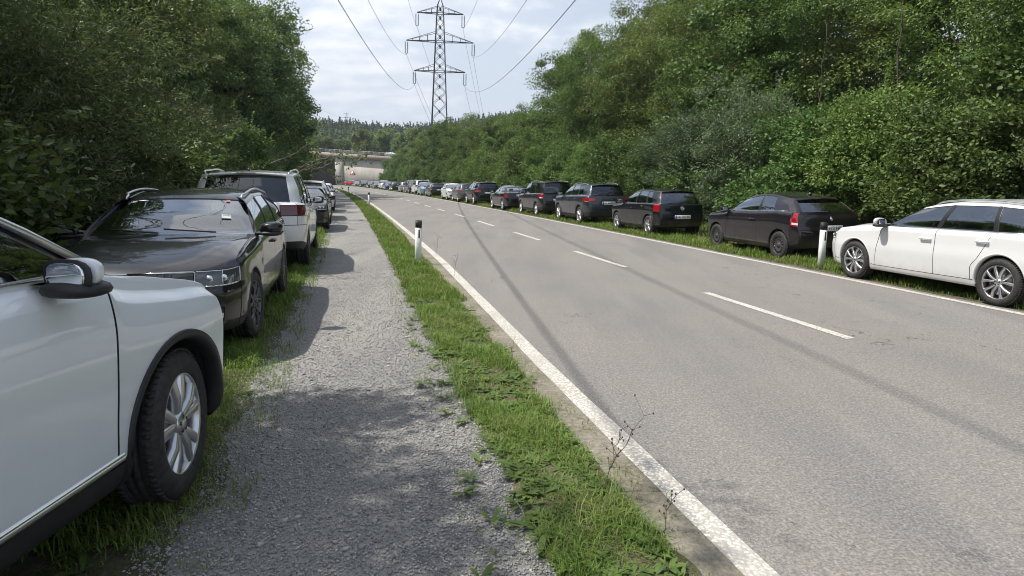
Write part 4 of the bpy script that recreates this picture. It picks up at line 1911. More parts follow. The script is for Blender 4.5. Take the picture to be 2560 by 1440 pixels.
    for s, to in zip((1, -1), tl_):
        V, F = [], []
        us = [int(a_[0] + (a_[1] - a_[0]) * f) for f in (.15, .4, .65, .9)]
        vs = [int(b_[0] + (b_[1] - b_[0]) * f) for f in sp.get('rev', (.20, .42))]
        for ia in us:
            for ib in vs:
                p = S[ia, ib] + N[ia, ib] * .004
                V.append((p[0], s * p[1], p[2]))
        F = [(2 * k, 2 * k + 1, 2 * k + 3, 2 * k + 2) for k in range(3)]
        m = MB().add(V, F)
        m.build('reversing_lamp', sp.get('rev_mat') or M_white_lens, to)
    if sp['clad']:
        for s in (1, -1):
            m = MB()
            xs = np.linspace(xa - sp['R'] - .12, xb + sp['R'] + .12, 24)
            z = sp['zA'][3] + .012
            ys = np.polyval(np.polyfit(xs, [max(g['side_y'](x, z), g['side_y'](x, z + .04)) for x in xs], 2), xs) + .006
            V = []
            for x, y in zip(xs, ys):
                V += [(x, s * (y - .02), z - .022), (x, s * y, z - .018), (x, s * (y + .003), z), (x, s * y, z + .018), (x, s * (y - .02), z + .022)]
            m.add(V, [(k * 5 + a, k * 5 + a + 1, k * 5 + a + 6, k * 5 + a + 5) for k in range(23) for a in range(4)])
            m.build('sill_strip', M_chrome if sp.get('sill_chrome') else M_black, root)
    if sp.get('pillar_strip'):
        for s in (1, -1):
            m = MB()
            pts = [g['P'][8, 10], g['P'][8, 11], g['P'][8, 12]] + [g['P'][i, 12] for i in range(9, 14)]
            pts = [p + np.array([.008, .010, .006]) for p in pts]
            m.tube([(p[0], s * p[1], p[2]) for p in pts], .016, 8)
            m.build('window_frame_strip', M_alu, root, True)
    if sp.get('belt_chrome'):
        for s in (1, -1):
            m = MB()
            pts = [g['P'][i, 10] + np.array([0, .004, .004]) for i in range(8, 14)]
            m.tube([(p[0], s * p[1], p[2]) for p in pts], .008, 5)
            m.build('chrome_strip', M_chrome, root, True)
    return root, g

# ------------------------------------------------------------------ the parked cars
SPECS = dict(
    wagon=spec(L=4.66, W=1.81, H=1.44, wb=2.69, fo=.90, R=.328, roof_r=.36, rg=.10, xC=2.50, xD=3.42, tC=2.42, tD=3.25, zr=-.09, rails=True, wheel='ten',
               tail='corner', arch=.045, belt_chrome=True, yf=[0, .80, .915, .965, .988, 1.0, .992, .990, .955]),
    dark_wagon=spec(L=4.66, W=1.81, H=1.44, wb=2.69, fo=.90, R=.328, roof_r=.36, rg=.10, xC=2.50, xD=3.42, tC=2.42, tD=3.25, zr=-.09, rails=True, wheel='y',
                    tail='corner', arch=.035, frontface='wide', zF=[.20, .20, .215, .31, .44, .56, .63, .765, .815], hood_crown=.055,
                    yf=[0, .80, .915, .965, .988, 1.0, .992, .990, .955]),
    hatch=spec(L=3.97, W=1.69, H=1.46, wb=2.47, fo=.80, R=.31, wheel='five', tail='big', cowl=.28, roof_f=1.14, xA=.50, xB=1.42, xC=2.22, xD=2.62,
               tA=1.05, tB=1.54, tC=2.14, tD=2.42, roof_r=.36, rg=.10, rgz=1.0, zC=[.20, .20, .215, .31, .48, .64, .775, .96, 1.0],
               zR=[.28, .28, .29, .40, .55, .68, .76, .955, .985], plate_z=.60, gate_j=5, arch=.05, rev=(.60, .66), rev_mat=M_red_lens, spoiler=.06),
    three_door=spec(L=3.96, W=1.74, H=1.45, wb=2.54, fo=.79, R=.305, wheel='steel', tail='tall', doors=2, quarter=False, cowl=.22, roof_f=1.16, xA=.48, xB=1.68, xC=2.28,
                    xD=2.75, tA=1.02, tB=1.66, tC=2.12, tD=2.5, roof_r=.50, rg=.12, rgz=1.04, belt=(.95, 1.05), zr=-.12, yr=.70,
                    zC=[.20, .20, .215, .31, .48, .66, .80, .96, 1.03], zR=[.26, .26, .27, .38, .54, .66, .73, .90, .985], cornerR=1.25, arch=.05,
                    plate_z=.70, spoiler=.10, rev=(.35, .62), belt_chrome=True),
    suv=spec(L=4.38, W=1.84, H=1.60, wb=2.64, fo=.86, R=.345, wheel='fan', tail='wide', clad=True, sill='clad', rails=True, cowl=.36, cowl_z=1.12, roof_f=1.18,
             roof_r=.34, xA=.56, xB=1.50, xC=2.36, xD=2.92, tA=1.06, tB=1.60, tC=2.26, tD=2.72, belt=(1.08, 1.13), rg=.10, rgz=1.14, zr=-.055,
             zF=[.24, .24, .26, .40, .55, .70, .80, .92, .96], zA=[.24, .24, .25, .36, .52, .70, .85, 1.0, 1.06], zC=[.24, .24, .25, .37, .54, .72, .88, 1.04, 1.10],
             zR=[.30, .30, .32, .48, .64, .78, .90, 1.04, 1.10], plate_z=.83, gate_j=5, dark_rear=True, belt_chrome=True, rev=(.2, .4)),
    people_carrier=spec(L=4.50, W=1.75, H=1.68, wb=2.81, fo=.82, R=.315, wheel='multi', tail='tall', clad=True, sill='clad', rails=True, cowl=.20, cowl_z=1.08, roof_f=1.16,
                        roof_r=.26, xA=.55, xB=1.55, xC=2.48, xD=3.22, tA=.98, tB=1.60, tC=2.42, tD=3.10, belt=(1.04, 1.10), rg=.07, rgz=1.10, zr=-.05, yr=.78,
                        zF=[.22, .22, .24, .38, .52, .66, .76, .88, .93], zA=[.22, .22, .23, .34, .50, .66, .81, .96, 1.02], zC=[.22, .22, .23, .35, .52, .70, .86, 1.01, 1.07],
                        zR=[.28, .28, .30, .44, .58, .72, .86, 1.02, 1.07], plate_z=.78, dark_rear=True, rev=(.2, .5)),
    big_mpv=spec(L=4.85, W=1.90, H=1.72, wb=2.92, fo=.96, R=.34, wheel='y', tail='wide', rails=True, cowl=.16, cowl_z=1.08, roof_f=1.20, roof_r=.40, xA=.55, xB=1.62, xC=2.62,
                 xD=3.50, tA=1.00, tB=1.66, tC=2.54, tD=3.34, belt=(1.06, 1.14), rg=.12, rgz=1.17, zr=-.055, yr=.775, smoked=True,
                 zF=[.22, .22, .24, .38, .52, .66, .76, .88, .93], zA=[.22, .22, .23, .34, .50, .68, .84, .98, 1.03], zC=[.22, .22, .23, .35, .52, .72, .90, 1.05, 1.11],
                 zR=[.36, .36, .38, .50, .64, .78, .94, 1.12, 1.15], plate_z=.86, gate_j=5, dark_rear=True, rear_lip=True, rev=(.18, .32), rail_up=.06),
    crossover=spec(L=4.49, W=1.84, H=1.68, wb=2.68, fo=.90, R=.358, wheel='fan', tail='wide', clad=True, sill='clad', sill_chrome=True, rails=True, cowl=.20, cowl_z=1.15, roof_f=1.18,
                   roof_r=.36, xA=.46, xB=1.55, xC=2.42, xD=3.0, tA=1.08, tB=1.66, tC=2.34, tD=2.82, belt=(1.165, 1.21), rg=.10, rgz=1.20, zr=-.055, arch=.055, yb=.90, cornerR=1.35, mirror_dx=-.28, mirror_dz=-.035, clad_w=.036, mirror_scale=.84, pillar_strip=True,
                   yf=[0, .80, .915, .968, .980, .992, 1.0, .972, .905], hood_crown=.03,
                   zF=[.24, .24, .26, .38, .52, .64, .73, .82, .86], zA=[.24, .24, .25, .38, .54, .70, .90, 1.07, 1.14], zC=[.24, .24, .25, .38, .55, .72, .92, 1.10, 1.17],
                   zR=[.30, .30, .32, .48, .64, .78, .90, 1.04, 1.10], plate_z=.83, belt_chrome=True),
    coupe=spec(L=4.60, W=1.81, H=1.42, wb=2.72, fo=1.0, R=.32, wheel='multi', tail='corner', trunk=.42, roof_r=1.05, rg=.10, rgz=1.01, xC=2.42, xD=2.95, tC=2.2, tD=2.52,
               zr=-.10, zC=[.20, .20, .215, .31, .48, .64, .79, .93, .975], zR=[.26, .26, .27, .38, .54, .68, .76, .92, .99], plate_z=.84, cornerR=1.15, spoiler=.02),
    small_hatch=spec(L=4.04, W=1.74, H=1.43, wb=2.56, fo=.82, R=.318, wheel='y', tail='wide', cowl=.38, roof_f=1.26, xA=.55, xB=1.48, xC=2.25, xD=2.65, tA=1.15, tB=1.6,
                     tC=2.15, tD=2.45, roof_r=.40, rg=.11, frontface='hexa'),
)


def place(kind, Y, off, side, facing, paint, label, **kw):
    """OFF: distance of the near wheels from the road's centre line; side +1 right of the road, -1 left"""
    hw = SPECS[kind]['W'] / 2
    sc = kw.pop('scale', 1.0)
    zz = kw.pop('z', .07 if side < 0 else 0.0)
    c = RY(Y, side * (off + (hw - .03) * sc))
    h = road_heading(Y) + (math.pi if facing else 0) + kw.pop('turn', 0.0)
    root, g = make_car(kind, SPECS[kind], (c.x, c.y, zz), h, paint, label, **kw)
    root.scale = (sc, sc, sc)
    return root, g


P_white = paint_mat('white_paint', (.70, .71, .705))
P_silverwhite = paint_mat('silver_white_paint', (.74, .77, .79), .0, .3, .12)
P_black = paint_mat('black_paint', (.005, .0052, .007), .0, .35, .12)
P_wagon = paint_mat('near_black_paint', (.0065, .007, .0095), .0, .3, .06)
P_purple = paint_mat('aubergine_paint', (.013, .0105, .0135), .0, .3, .15)
P_bluegrey = paint_mat('slate_paint', (.040, .050, .062), .5, .32)
P_darkgrey = paint_mat('dark_grey_paint', (.018, .018, .022), .1, .32)
P_grey = paint_mat('grey_paint', (.13, .13, .135), .6, .33)
P_silver = paint_mat('silver_paint', (.36, .37, .38), .7, .33)
P_lblue = paint_mat('light_blue_paint', (.20, .33, .44), .3, .3)
P_blue = paint_mat('deep_blue_paint', (.012, .035, .20), .4, .3)
P_red = paint_mat('red_paint', (.46, .012, .018), .1, .3)
M_dark_alloy = simple('dark_alloy', (.10, .10, .105), .3, .9)

# left side, beside the gravel path
crossover, g_cross = make_car('crossover', SPECS['crossover'], (-2.70, 1.86, .06), R_(87.8), P_silverwhite, 'silver white crossover with grey wheel arches, nearest the camera at the left edge', dens=2.2, wheel_mat=M_alu, steer=.17)
crossover.scale = (1.07, 1.07, 1.07)
place('dark_wagon', 7.9, 6.22, -1, True, P_wagon, 'black estate car facing the camera with silver roof rails and windscreen sticker', dens=1.8, wheel_mat=M_dark_alloy, steer=-.10, scale=1.05)
place('big_mpv', 14.0, 6.05, -1, False, P_white, 'tall white people carrier with dark rear window, its back to the black estate', dens=1.5, wheel_mat=M_dark_alloy, mirror_mat=P_black, scale=1.05)
place('small_hatch', 23.2, 5.92, -1, True, P_black, 'black hatchback facing the camera beyond the white people carrier on the path side', dens=1.3)
place('suv', 29.6, 6.0, -1, False, P_white, 'white off-roader with silver roof rails just behind the black hatchback on the path side')
place('hatch', 36.2, 5.9, -1, True, P_white, 'white hatchback with white mirrors, partly hidden at the far end of the left row')
place('small_hatch', 42.6, 5.9, -1, True, P_darkgrey, 'dark hatchback with black mirrors, last to be seen in the left row')
# right side, away from the camera
place('wagon', 10.42, 3.33, 1, False, P_white, 'white estate car with silver roof rails on the right verge, wheels by the white line', dens=1.8)
place('three_door', 15.85, 3.84, 1, False, P_purple, 'purple-black three-door hatchback with black steel wheels and bright red tail light', dens=1.6, plate='L 973 HB')
place('hatch', 22.0, 3.76, 1, False, P_black, 'black five-door hatchback with silver five-spoke wheels and square red tail lights', dens=1.4, plate='FK 761BS')
place('suv', 27.6, 3.55, 1, False, P_bluegrey, 'slate grey off-roader with silver roof rails behind the black five-door hatchback', dens=1.3, plate='FK 844TB')
place('people_carrier', 33.4, 3.5, 1, False, P_darkgrey, 'dark tall people carrier with upright red and white tail lights', dens=1.2)
place('coupe', 39.4, 3.35, 1, False, P_black, 'low black coupe with a raked rear window beside a marker post')
place('suv', 47.7, 3.38, 1, False, P_black, 'black off-roader with a broad dark rear window beyond the low coupe')
place('hatch', 53.4, 3.36, 1, False, P_grey, 'grey hatchback tucked in front of the black off-roader')
place('small_hatch', 58.6, 3.36, 1, True, P_white, 'white hatchback facing the camera between grey and black cars on the right')
place('dark_wagon', 69.0, 3.4, 1, False, P_black, 'black estate with square red tail lights beyond the white hatchback facing us', wheel_mat=M_alu)
place('hatch', 75.2, 3.4, 1, True, P_lblue, 'light blue hatchback facing the camera on the right verge')
place('big_mpv', 80.8, 3.5, 1, False, P_white, 'white van whose roof shows above the light blue hatchback')
place('people_carrier', 86.5, 3.45, 1, True, P_darkgrey, 'dark grey tall car beyond the light blue hatchback')
place('hatch', 94.0, 3.4, 1, False, P_silver, 'silver hatchback with red tail lights far along the right verge')
place('wagon', 105.4, 3.4, 1, False, P_darkgrey, 'dark estate beyond the silver hatchback, next to a deep blue car')
place('small_hatch', 114.2, 3.4, 1, True, P_blue, 'deep blue car facing the camera far along the right verge')
place('suv', 121.9, 3.4, 1, True, P_white, 'white off-roader facing the camera behind the deep blue car')
place('hatch', 133.0, 3.4, 1, True, P_grey, 'grey car half hidden beside the distant white off-roader')
place('wagon', 145.0, 3.4, 1, True, P_black, 'black estate facing the camera far down the road near the sign')
place('crossover', 160.0, 3.4, 1, True, P_darkgrey, 'dark off-roader facing the camera far down the road, last before the silver car')
place('small_hatch', 178.0, 3.6, 1, True, P_silver, 'silver car far down the road just right of the red car')
place('suv', 198.0, 4.0, 1, False, P_red, 'small red car standing below the bridge wall at the end of the row', turn=.75)
place('big_mpv', 208.0, 4.4, 1, True, P_white, 'white van behind the red car at the foot of the bridge')
# one car up on the motorway
cb = BP(20.0, 3.2, zt(20.0) + .02)
make_car('wagon', SPECS['wagon'], (cb.x, cb.y, cb.z), math.atan2(bd.y, bd.x), P_silver, 'silver car driving over the bridge behind the railing', group='traffic on the bridge')

# badges and lettering on the nearest tailgates


def on_tail(root, kind, z, make):
    P = CAR_CACHE[kind][0]['P'][19, 2:11]
    x = float(np.interp(z, P[:, 2], P[:, 0]))
    x2 = float(np.interp(z + .05, P[:, 2], P[:, 0]))
    tilt = math.atan2(x2 - x, .05)
    M = Matrix(((0, math.sin(tilt), -math.cos(tilt)), (-1, 0, 0), (0, math.cos(tilt), math.sin(tilt)))).to_4x4()
    M.translation = (x - .010, 0, z)
    return make(M, root)


def find_car(text):
    return [o for o in scene.objects if o.parent is None and text in o.get('label', '')][0]


def round_badge(M, root):
    m = MB()
    a_ = np.linspace(0, 2 * math.pi, 25)
    m.tube(np.stack([.058 * np.cos(a_), .058 * np.sin(a_), np.zeros(25)], 1), .006, 6, False)
    for p0, p1 in (((-.024, .048), (0, .006)), ((.024, .048), (0, .006)), ((-.044, .030), (-.022, -.046)), ((-.022, -.046), (0, -.004)), ((0, -.004), (.022, -.046)), ((.022, -.046), (.044, .030))):
        m.bar((p0[0], p0[1], .001), (p1[0], p1[1], .001), .009, .006)
    m.add([(.058 * math.cos(t), .058 * math.sin(t), -.003) for t in a_[:-1]], [tuple(range(24))])
    o = m.build('badge', M_chrome, root)
    o.matrix_local = M


def animal_badge(M, root):
    m = MB()
    m.prism([(-.03, -.045), (-.012, -.05), (-.006, -.02), (.01, -.03), (.014, -.052), (.03, -.046), (.022, -.006), (.034, .012), (.022, .02), (.016, .04), (-.002, .05), (-.02, .044), (-.028, .03), (-.012, .022), (-.02, .004), (-.034, .004), (-.016, -.014)], 2, -.002, .006)
    o = m.build('badge', M_chrome, root)
    o.matrix_local = M


on_tail(find_car('black five-door hatchback with'), 'hatch', .86, round_badge)
on_tail(find_car('purple-black'), 'three_door', .90, animal_badge)
on_tail(find_car('slate grey off-roader'), 'suv', .985, lambda M, r: text_obj('S K O D A', .075, M_chrome, r, M))
mp_ = find_car('tall white people carrier')
on_tail(mp_, 'big_mpv', .905, lambda M, r: text_obj('FR', .07, M_chrome, r, M @ Matrix.Translation((.40, 0, .016))))

# stickers on the black estate's windscreen
est = [o for o in scene.objects if o.name.startswith('parked_car') and 'black estate car facing' in o.get('label', '')][0]
gE = CAR_CACHE['dark_wagon'][0]
for s in (1, -1):
    m = MB()
    rows = []
    for f in np.linspace(.15, 1.0, 9):
        p = gE['P'][2, 3] * (1 - f) + gE['P'][3, 3] * f
        q = gE['P'][2, 4] * (1 - f) + gE['P'][3, 4] * f
        for g_ in (.28, .62):
            r_ = p + (q - p) * g_
            rows.append((r_[0] + .012 + .02 * math.sin(math.pi * f), s * r_[1], r_[2]))
    m.add(rows, [(2 * k, 2 * k + 1, 2 * k + 3, 2 * k + 2) for k in range(8)])
    m.build('fog_lamp', M_white_lens, est)
m = MB()
for s in (1, -1):
    pts = [gE['P'][i, 7] + np.array([.004, 0, -.004]) for i in (0, 1, 2)]
    m.tube([(p[0], s * p[1], p[2]) for p in pts], .010, 6)
m.build('grille_trim', M_chrome, est, True)
for k in range(-6, 7):
    m = MB()
    a, b = gE['P'][0, 5], gE['P'][0, 7]
    m.bar((a[0] + .004, k * .055, a[2] + .01), (b[0] + .010, k * .055, b[2] - .01), .012, .02)
    m.build('grille_bar', M_gloss_black, est)
M_note = simple('paper_note', (.72, .78, .70), .6)
M_note_ink = simple('note_print', (.10, .13, .11), .7)
M_vig = simple('motorway_sticker', (.55, .10, .06), .5)


def on_screen(u, v, w, h, mat, nm, lift=.003):
    """a small label lying on the windscreen: u across (left positive), v up (0 base, 1 top)"""
    Pm = gE['P']

    S0, kv = gE['S'], gE['kv']
    k0, k1 = kv.index(10), kv.index(12)
    na = gE['ku'].index(4)

    def S(uu, vv):
        f = k0 + (k1 - k0) * vv
        b0 = int(f)
        rows = []
        for q in (b0, b0 + 1):
            L = S0[:na + 1, q]
            y = abs(uu) * L[-1, 1]
            rows.append(np.array([np.interp(y, L[:, 1], L[:, 0]), y, np.interp(y, L[:, 1], L[:, 2])]))
        p = rows[0] * (1 - (f - b0)) + rows[1] * (f - b0)
        return np.array([p[0], p[1] * (1 if uu >= 0 else -1), p[2]])
    n_ = np.cross(S(u, v + .02) - S(u, v), S(u + .02, v) - S(u, v))
    n_ = n_ / np.linalg.norm(n_)
    if n_[0] < 0:
        n_ = -n_
    V, F = [], []
    for a in (-1, 1):
        for b in (-1, 1):
            V.append(S(u + a * w, v + b * h) + n_ * lift)
    o = link(nm, np_mesh(nm, np.array(V), [[0, 1, 3, 2]], mat, False), est)
    return o


on_screen(.70, .40, .062, .055, M_note, 'paper_note')
on_screen(.70, .432, .040, .006, M_note_ink, 'note_print', .005)
on_screen(.70, .395, .05, .003, M_note_ink, 'note_print', .005)
on_screen(.72, .90, .030, .022, M_vig, 'toll_sticker')
on_screen(-.74, .88, .035, .016, M_note, 'toll_sticker')

# ------------------------------------------------------------------ plants
def leaf_material(name, dark, light, trans=.30, rough=.5):
    t = NT(name)
    a = t.attr('tint')
    oi = t.node('ShaderNodeObjectInfo')
    c = t.mix(t.ramp(a, 0, 1, smooth=False), dark, light)
    hs = t.node('ShaderNodeHueSaturation')
    t.set(hs.inputs['Hue'], t.math('ADD', t.math('MULTIPLY', oi.outputs['Random'], .040), .474))
    t.set(hs.inputs['Value'], t.math('ADD', t.math('MULTIPLY', t.math('FRACT', t.math('MULTIPLY', oi.outputs['Random'], 7.31)), .60), .82))
    hs.inputs['Saturation'].default_value = .94
    t.l.new(c, hs.inputs['Color'])
    b = t.bsdf(hs.outputs[0], rough, spec=.28)
    tr = t.node('ShaderNodeBsdfTranslucent')
    t.set(tr.inputs[0], t.mix(.35, hs.outputs[0], (.22, .30, .03)))
    mx = t.node('ShaderNodeMixShader')
    mx.inputs[0].default_value = trans
    t.l.new(b, mx.inputs[1])
    t.l.new(tr.outputs[0], mx.inputs[2])
    return t.done(mx.outputs[0])


def bark_material(name, a, b):
    t = NT(name)
    o = t.obj()
    n = t.noise(9, 5, .65, t.mapping(o, (1, 1, .25)))
    return t.done(t.bsdf(t.mix(t.ramp(n, .3, .7), a, b), .9, normal=t.bump(n, .6, .03), spec=.2))


M_bark = bark_material('grey_bark', (.055, .048, .038), (.14, .12, .095))
M_bark_pale = bark_material('pale_bark', (.13, .115, .09), (.26, .235, .19))
LM = dict(
    maple=leaf_material('maple_leaves', (.034, .076, .018), (0.12, 0.2064, 0.048), .28),
    oak=leaf_material('oak_leaves', (.040, .078, .018), (0.1437, 0.2185, 0.0529), .28),
    willow=leaf_material('willow_leaves', (.046, .080, .028), (.150, .205, .080), .26),
    ash=leaf_material('ash_leaves', (.044, .088, .018), (0.1624, 0.2442, 0.056), .32),
    hazel=leaf_material('hazel_leaves', (.040, .090, .018), (0.1512, 0.2554, 0.056), .32),
    grey=leaf_material('grey_willow_leaves', (.050, .080, .038), (0.1495, 0.2047, 0.1058), .24),
    spruce=leaf_material('spruce_needles', (.012, .030, .014), (.036, .066, .028), .08, .6),
    poplar=leaf_material('poplar_leaves', (.058, .102, .026), (0.1815, 0.2508, 0.0726), .30),
)


def unit(v):
    return v / (np.linalg.norm(v, axis=-1, keepdims=True) + 1e-9)


def leaves(rng, cen, rad, n_per, length, width, up=.55, droop=.15, spread=.5, outward=None, flat=.7):
    """leaf blades scattered in clumps: returns V (4 per leaf), F, tint per vertex"""
    nC = len(cen)
    cid = np.repeat(np.arange(nC), n_per)
    n = len(cid)
    d = unit(rng.normal(size=(n, 3)))
    r = rng.uniform(0, 1, n) ** .42
    p = cen[cid] + d * (r * rad[cid])[:, None] * np.array([1, 1, flat])
    ax = unit(d * .6 + rng.normal(size=(n, 3)) * spread + (outward[cid] * .6 if outward is not None else 0) + np.array([0, 0, -droop]))
    nr = unit(rng.normal(size=(n, 3)) * .55 + np.array([0, 0, up * .7]) + d * 1.0 + (outward[cid] * .55 if outward is not None else 0))
    side = unit(np.cross(ax, nr))
    nr = unit(np.cross(side, ax))
    L = length * rng.uniform(.65, 1.25, n)[:, None]
    W = width * rng.uniform(.7, 1.2, n)[:, None]
    base = p - ax * L * .5
    fold = nr * L * .06
    v0 = base
    v1 = base + ax * L * .30 + side * W * .44 + fold
    v2 = base + ax * L * .66 + side * W * .40 + fold * .6
    v3 = base + ax * L * 1.0 - nr * L * .07
    v4 = base + ax * L * .66 - side * W * .40 + fold * .6
    v5 = base + ax * L * .30 - side * W * .44 + fold
    V = np.stack([v0, v1, v2, v3, v4, v5], axis=1).reshape(-1, 3)
    k = np.arange(n)[:, None] * 6
    F = np.concatenate([k + np.array([0, 1, 2, 3]), k + np.array([0, 3, 4, 5])], axis=0)
    ct = rng.uniform(-.22, .22, nC)
    ti = np.clip(.46 + ct[cid] * 1.3 + rng.normal(size=n) * .26, 0, 1)
    return V, F, np.repeat(ti, 6)


def crown_clumps(rng, H, R, base, nC, lobes=9, shape='round'):
    """clump centres spread over an uneven, lobed crown of height H and radius R starting at BASE"""
    lob_c, lob_r = [], []
    for k in range(lobes):
        f = rng.uniform(.12, .92) if k else .5
        ang = rng.uniform(0, 2 * math.pi)
        if shape == 'round':
            w = math.sin(math.pi * min(1, .18 + .75 * f)) ** .8
        elif shape == 'column':
            w = .8 * math.sin(math.pi * min(1, .25 + .68 * f)) ** .6
        else:                       # bush: wide at the foot
            w = 1.0 - .55 * f
        rr_ = rng.uniform(.25, .68) * R * w if k else 0
        z = base + f * (H - base)
        lob_c.append((rr_ * math.cos(ang), rr_ * math.sin(ang), z))
        lob_r.append(R * rng.uniform(.36, .58) * (.75 + .5 * w))
    lob_c, lob_r = np.array(lob_c), np.array(lob_r)
    per = max(1, nC // lobes)
    C, O = [], []
    for c, r in zip(lob_c, lob_r):
        d = unit(rng.normal(size=(per, 3)) + np.array([0, 0, .25]))
        rad = r * (rng.uniform(.55, 1.08, per))
        q = c + d * rad[:, None] * np.array([1, 1, .95])
        C.append(q)
        O.append(d)
    C, O = np.concatenate(C), np.concatenate(O)
    keep = (C[:, 2] > base * .7) & (C[:, 2] < H)
    return C[keep], O[keep]


def limbs(rng, C, H, base, trunk_r, n_limb, lean=(0, 0), sub=4, stems=1, spread=.25):
    """trunk and limbs reaching into the clumps"""
    m = MB()
    if stems > 1:
        v_, f_ = ellipsoid((0, 0, .0), (.42, .42, .16), 10, 6, 2)
        m.add(v_, f_)
    for s in range(stems):
        an = 2 * math.pi * s / max(1, stems) + rng.uniform(0, 1)
        ex = spread * (stems > 1)
        zt_ = np.linspace(-.1, H * .86, 9)
        off = np.stack([np.cumsum(rng.normal(size=9) * .012 * H) * .5 + math.cos(an) * ex * (zt_ / H) * H * .3 + math.cos(an) * .12 * (stems > 1),
                        np.cumsum(rng.normal(size=9) * .012 * H) * .5 + math.sin(an) * ex * (zt_ / H) * H * .3 + math.sin(an) * .12 * (stems > 1)], axis=1)
        pts = np.stack([off[:, 0], off[:, 1], zt_], axis=1)
        rad = trunk_r / (stems ** .5) * (1 - .85 * np.linspace(0, 1, 9)) + .012
        rad[0] *= 1.25
        m.tube(pts, rad, 8)
        pick = rng.choice(len(C), min(len(C), n_limb // stems), replace=False)
        for k in pick:
            tgt = C[k]
            za = min(H * .8, max(base * .35, tgt[2] - rng.uniform(.5, 1.4) * np.hypot(tgt[0], tgt[1]) - .3))
            a = np.array([np.interp(za, zt_, pts[:, 0]), np.interp(za, zt_, pts[:, 1]), za])
            mid = (a + tgt) / 2 + rng.normal(size=3) * .06 * H * .5
            mid[2] -= .03 * H
            q = np.linspace(0, 1, 6)[:, None]
            curve = a * (1 - q) ** 2 + 2 * mid * q * (1 - q) + tgt * q ** 2
            r0 = max(.012, trunk_r * .35 * (1 - za / H))
            m.tube(curve, np.linspace(r0, .006, 6), 5, False)
    return m


PLANTS = {}


def plant_kind(key, seed, leaf, H, R, base, nC, n_per, length, width, shape='round', lobes=9, trunk_r=.16, n_limb=26, stems=1, clump=.55,
               up=.55, droop=.15, flat=.7, bark=None, spread=.5, sprigs=0):
    rng = np.random.default_rng(seed)
    C, O = crown_clumps(rng, H, R, base, nC, lobes, shape)
    rad = clump * rng.uniform(.6, 1.35, len(C))
    V, F, ti = leaves(rng, C, rad, n_per, length, width, up, droop, spread, O, flat)
    tw = limbs(rng, C, H, base, trunk_r, n_limb, stems=stems)
    if sprigs:
        # long shoots standing out of the crown, leaves along each
        pick = rng.choice(len(C), sprigs)
        Vs, Ts = [V], [ti]
        n0 = len(V)
        cc, rr_ = [], []
        for k in pick:
            d = unit(O[k] + np.array([0, 0, .75]) + rng.normal(size=3) * .3)
            Ls = rng.uniform(.5, 1.15)
            a = C[k] + O[k] * rad[k] * .6
            q = np.linspace(0, 1, 9)[:, None]
            pts = a + d * Ls * q + np.array([0, 0, -.16]) * q ** 2 * Ls
            tw.tube(pts[::2], np.linspace(.006, .002, 5), 4, False)
            cc.append(pts)
        cc = np.concatenate(cc)
        v2, f2, t2 = leaves(rng, cc, np.full(len(cc), .07), 5, length, width, up, droop, .7, None, 1.0)
        V = np.concatenate([V, v2])
        F = np.concatenate([F, f2 + n0])
        ti = np.concatenate([ti, np.clip(t2 + .12, 0, 1)])
    PLANTS[key] = (np_mesh('crown', V, F, LM[leaf], False, {'tint': ti}), tw.mesh('trunk', bark or M_bark, True), H)


#          key        seed leaf     H    R   base  nC  n_per len  wid
plant_kind('maple_a', 11, 'maple', 11.0, 3.4, 1.6, 190, 190, .15, .13, lobes=13, trunk_r=.20, clump=.74, droop=.25)
plant_kind('maple_b', 12, 'maple', 12.0, 3.2, 2.0, 190, 190, .15, .12, lobes=12, trunk_r=.22, clump=.72, shape='column')
plant_kind('oak_a', 13, 'oak', 11.5, 3.5, 1.8, 220, 165, .13, .095, lobes=14, trunk_r=.24, clump=.66)
plant_kind('ash_a', 14, 'ash', 12.5, 3.1, 2.2, 230, 165, .12, .052, lobes=13, trunk_r=.18, clump=.66, droop=.35)
plant_kind('ash_b', 15, 'ash', 10.5, 3.3, 1.5, 230, 175, .12, .055, lobes=13, trunk_r=.17, clump=.68, droop=.30, n_limb=34)
plant_kind('poplar', 16, 'poplar', 12.0, 2.4, 1.8, 190, 140, .10, .080, lobes=12, trunk_r=.18, clump=.56, shape='column', bark=M_bark_pale)
plant_kind('grey_a', 17, 'grey', 5.6, 2.3, .2, 200, 200, .10, .034, lobes=12, trunk_r=.12, clump=.50, shape='bush', stems=4, sprigs=60)
plant_kind('willow_a', 18, 'willow', 4.6, 2.0, .2, 230, 180, .095, .024, lobes=12, trunk_r=.10, clump=.42, shape='bush', stems=5, sprigs=150, spread=.6)
plant_kind('hazel_a', 19, 'hazel', 4.4, 2.2, .1, 200, 200, .100, .058, lobes=12, trunk_r=.10, clump=.50, shape='bush', stems=5, sprigs=40)
plant_kind('hazel_b', 20, 'maple', 4.0, 2.2, .1, 210, 225, .100, .062, lobes=11, trunk_r=.10, clump=.50, shape='bush', stems=5, sprigs=30)
plant_kind('low_a', 21, 'hazel', 2.0, 1.5, 0, 110, 130, .09, .065, lobes=8, trunk_r=.05, clump=.34, shape='bush', stems=4, sprigs=30)
plant_kind('low_b', 22, 'ash', 1.9, 1.6, 0, 110, 130, .085, .045, lobes=8, trunk_r=.05, clump=.34, shape='bush', stems=4, sprigs=40)
plant_kind('big_far', 23, 'poplar', 18.0, 4.6, 2.5, 150, 110, .42, .34, lobes=15, trunk_r=.3, clump=1.25)
plant_kind('big_far_b', 24, 'ash', 17.0, 4.4, 2.5, 150, 110, .40, .32, lobes=14, trunk_r=.3, clump=1.25)


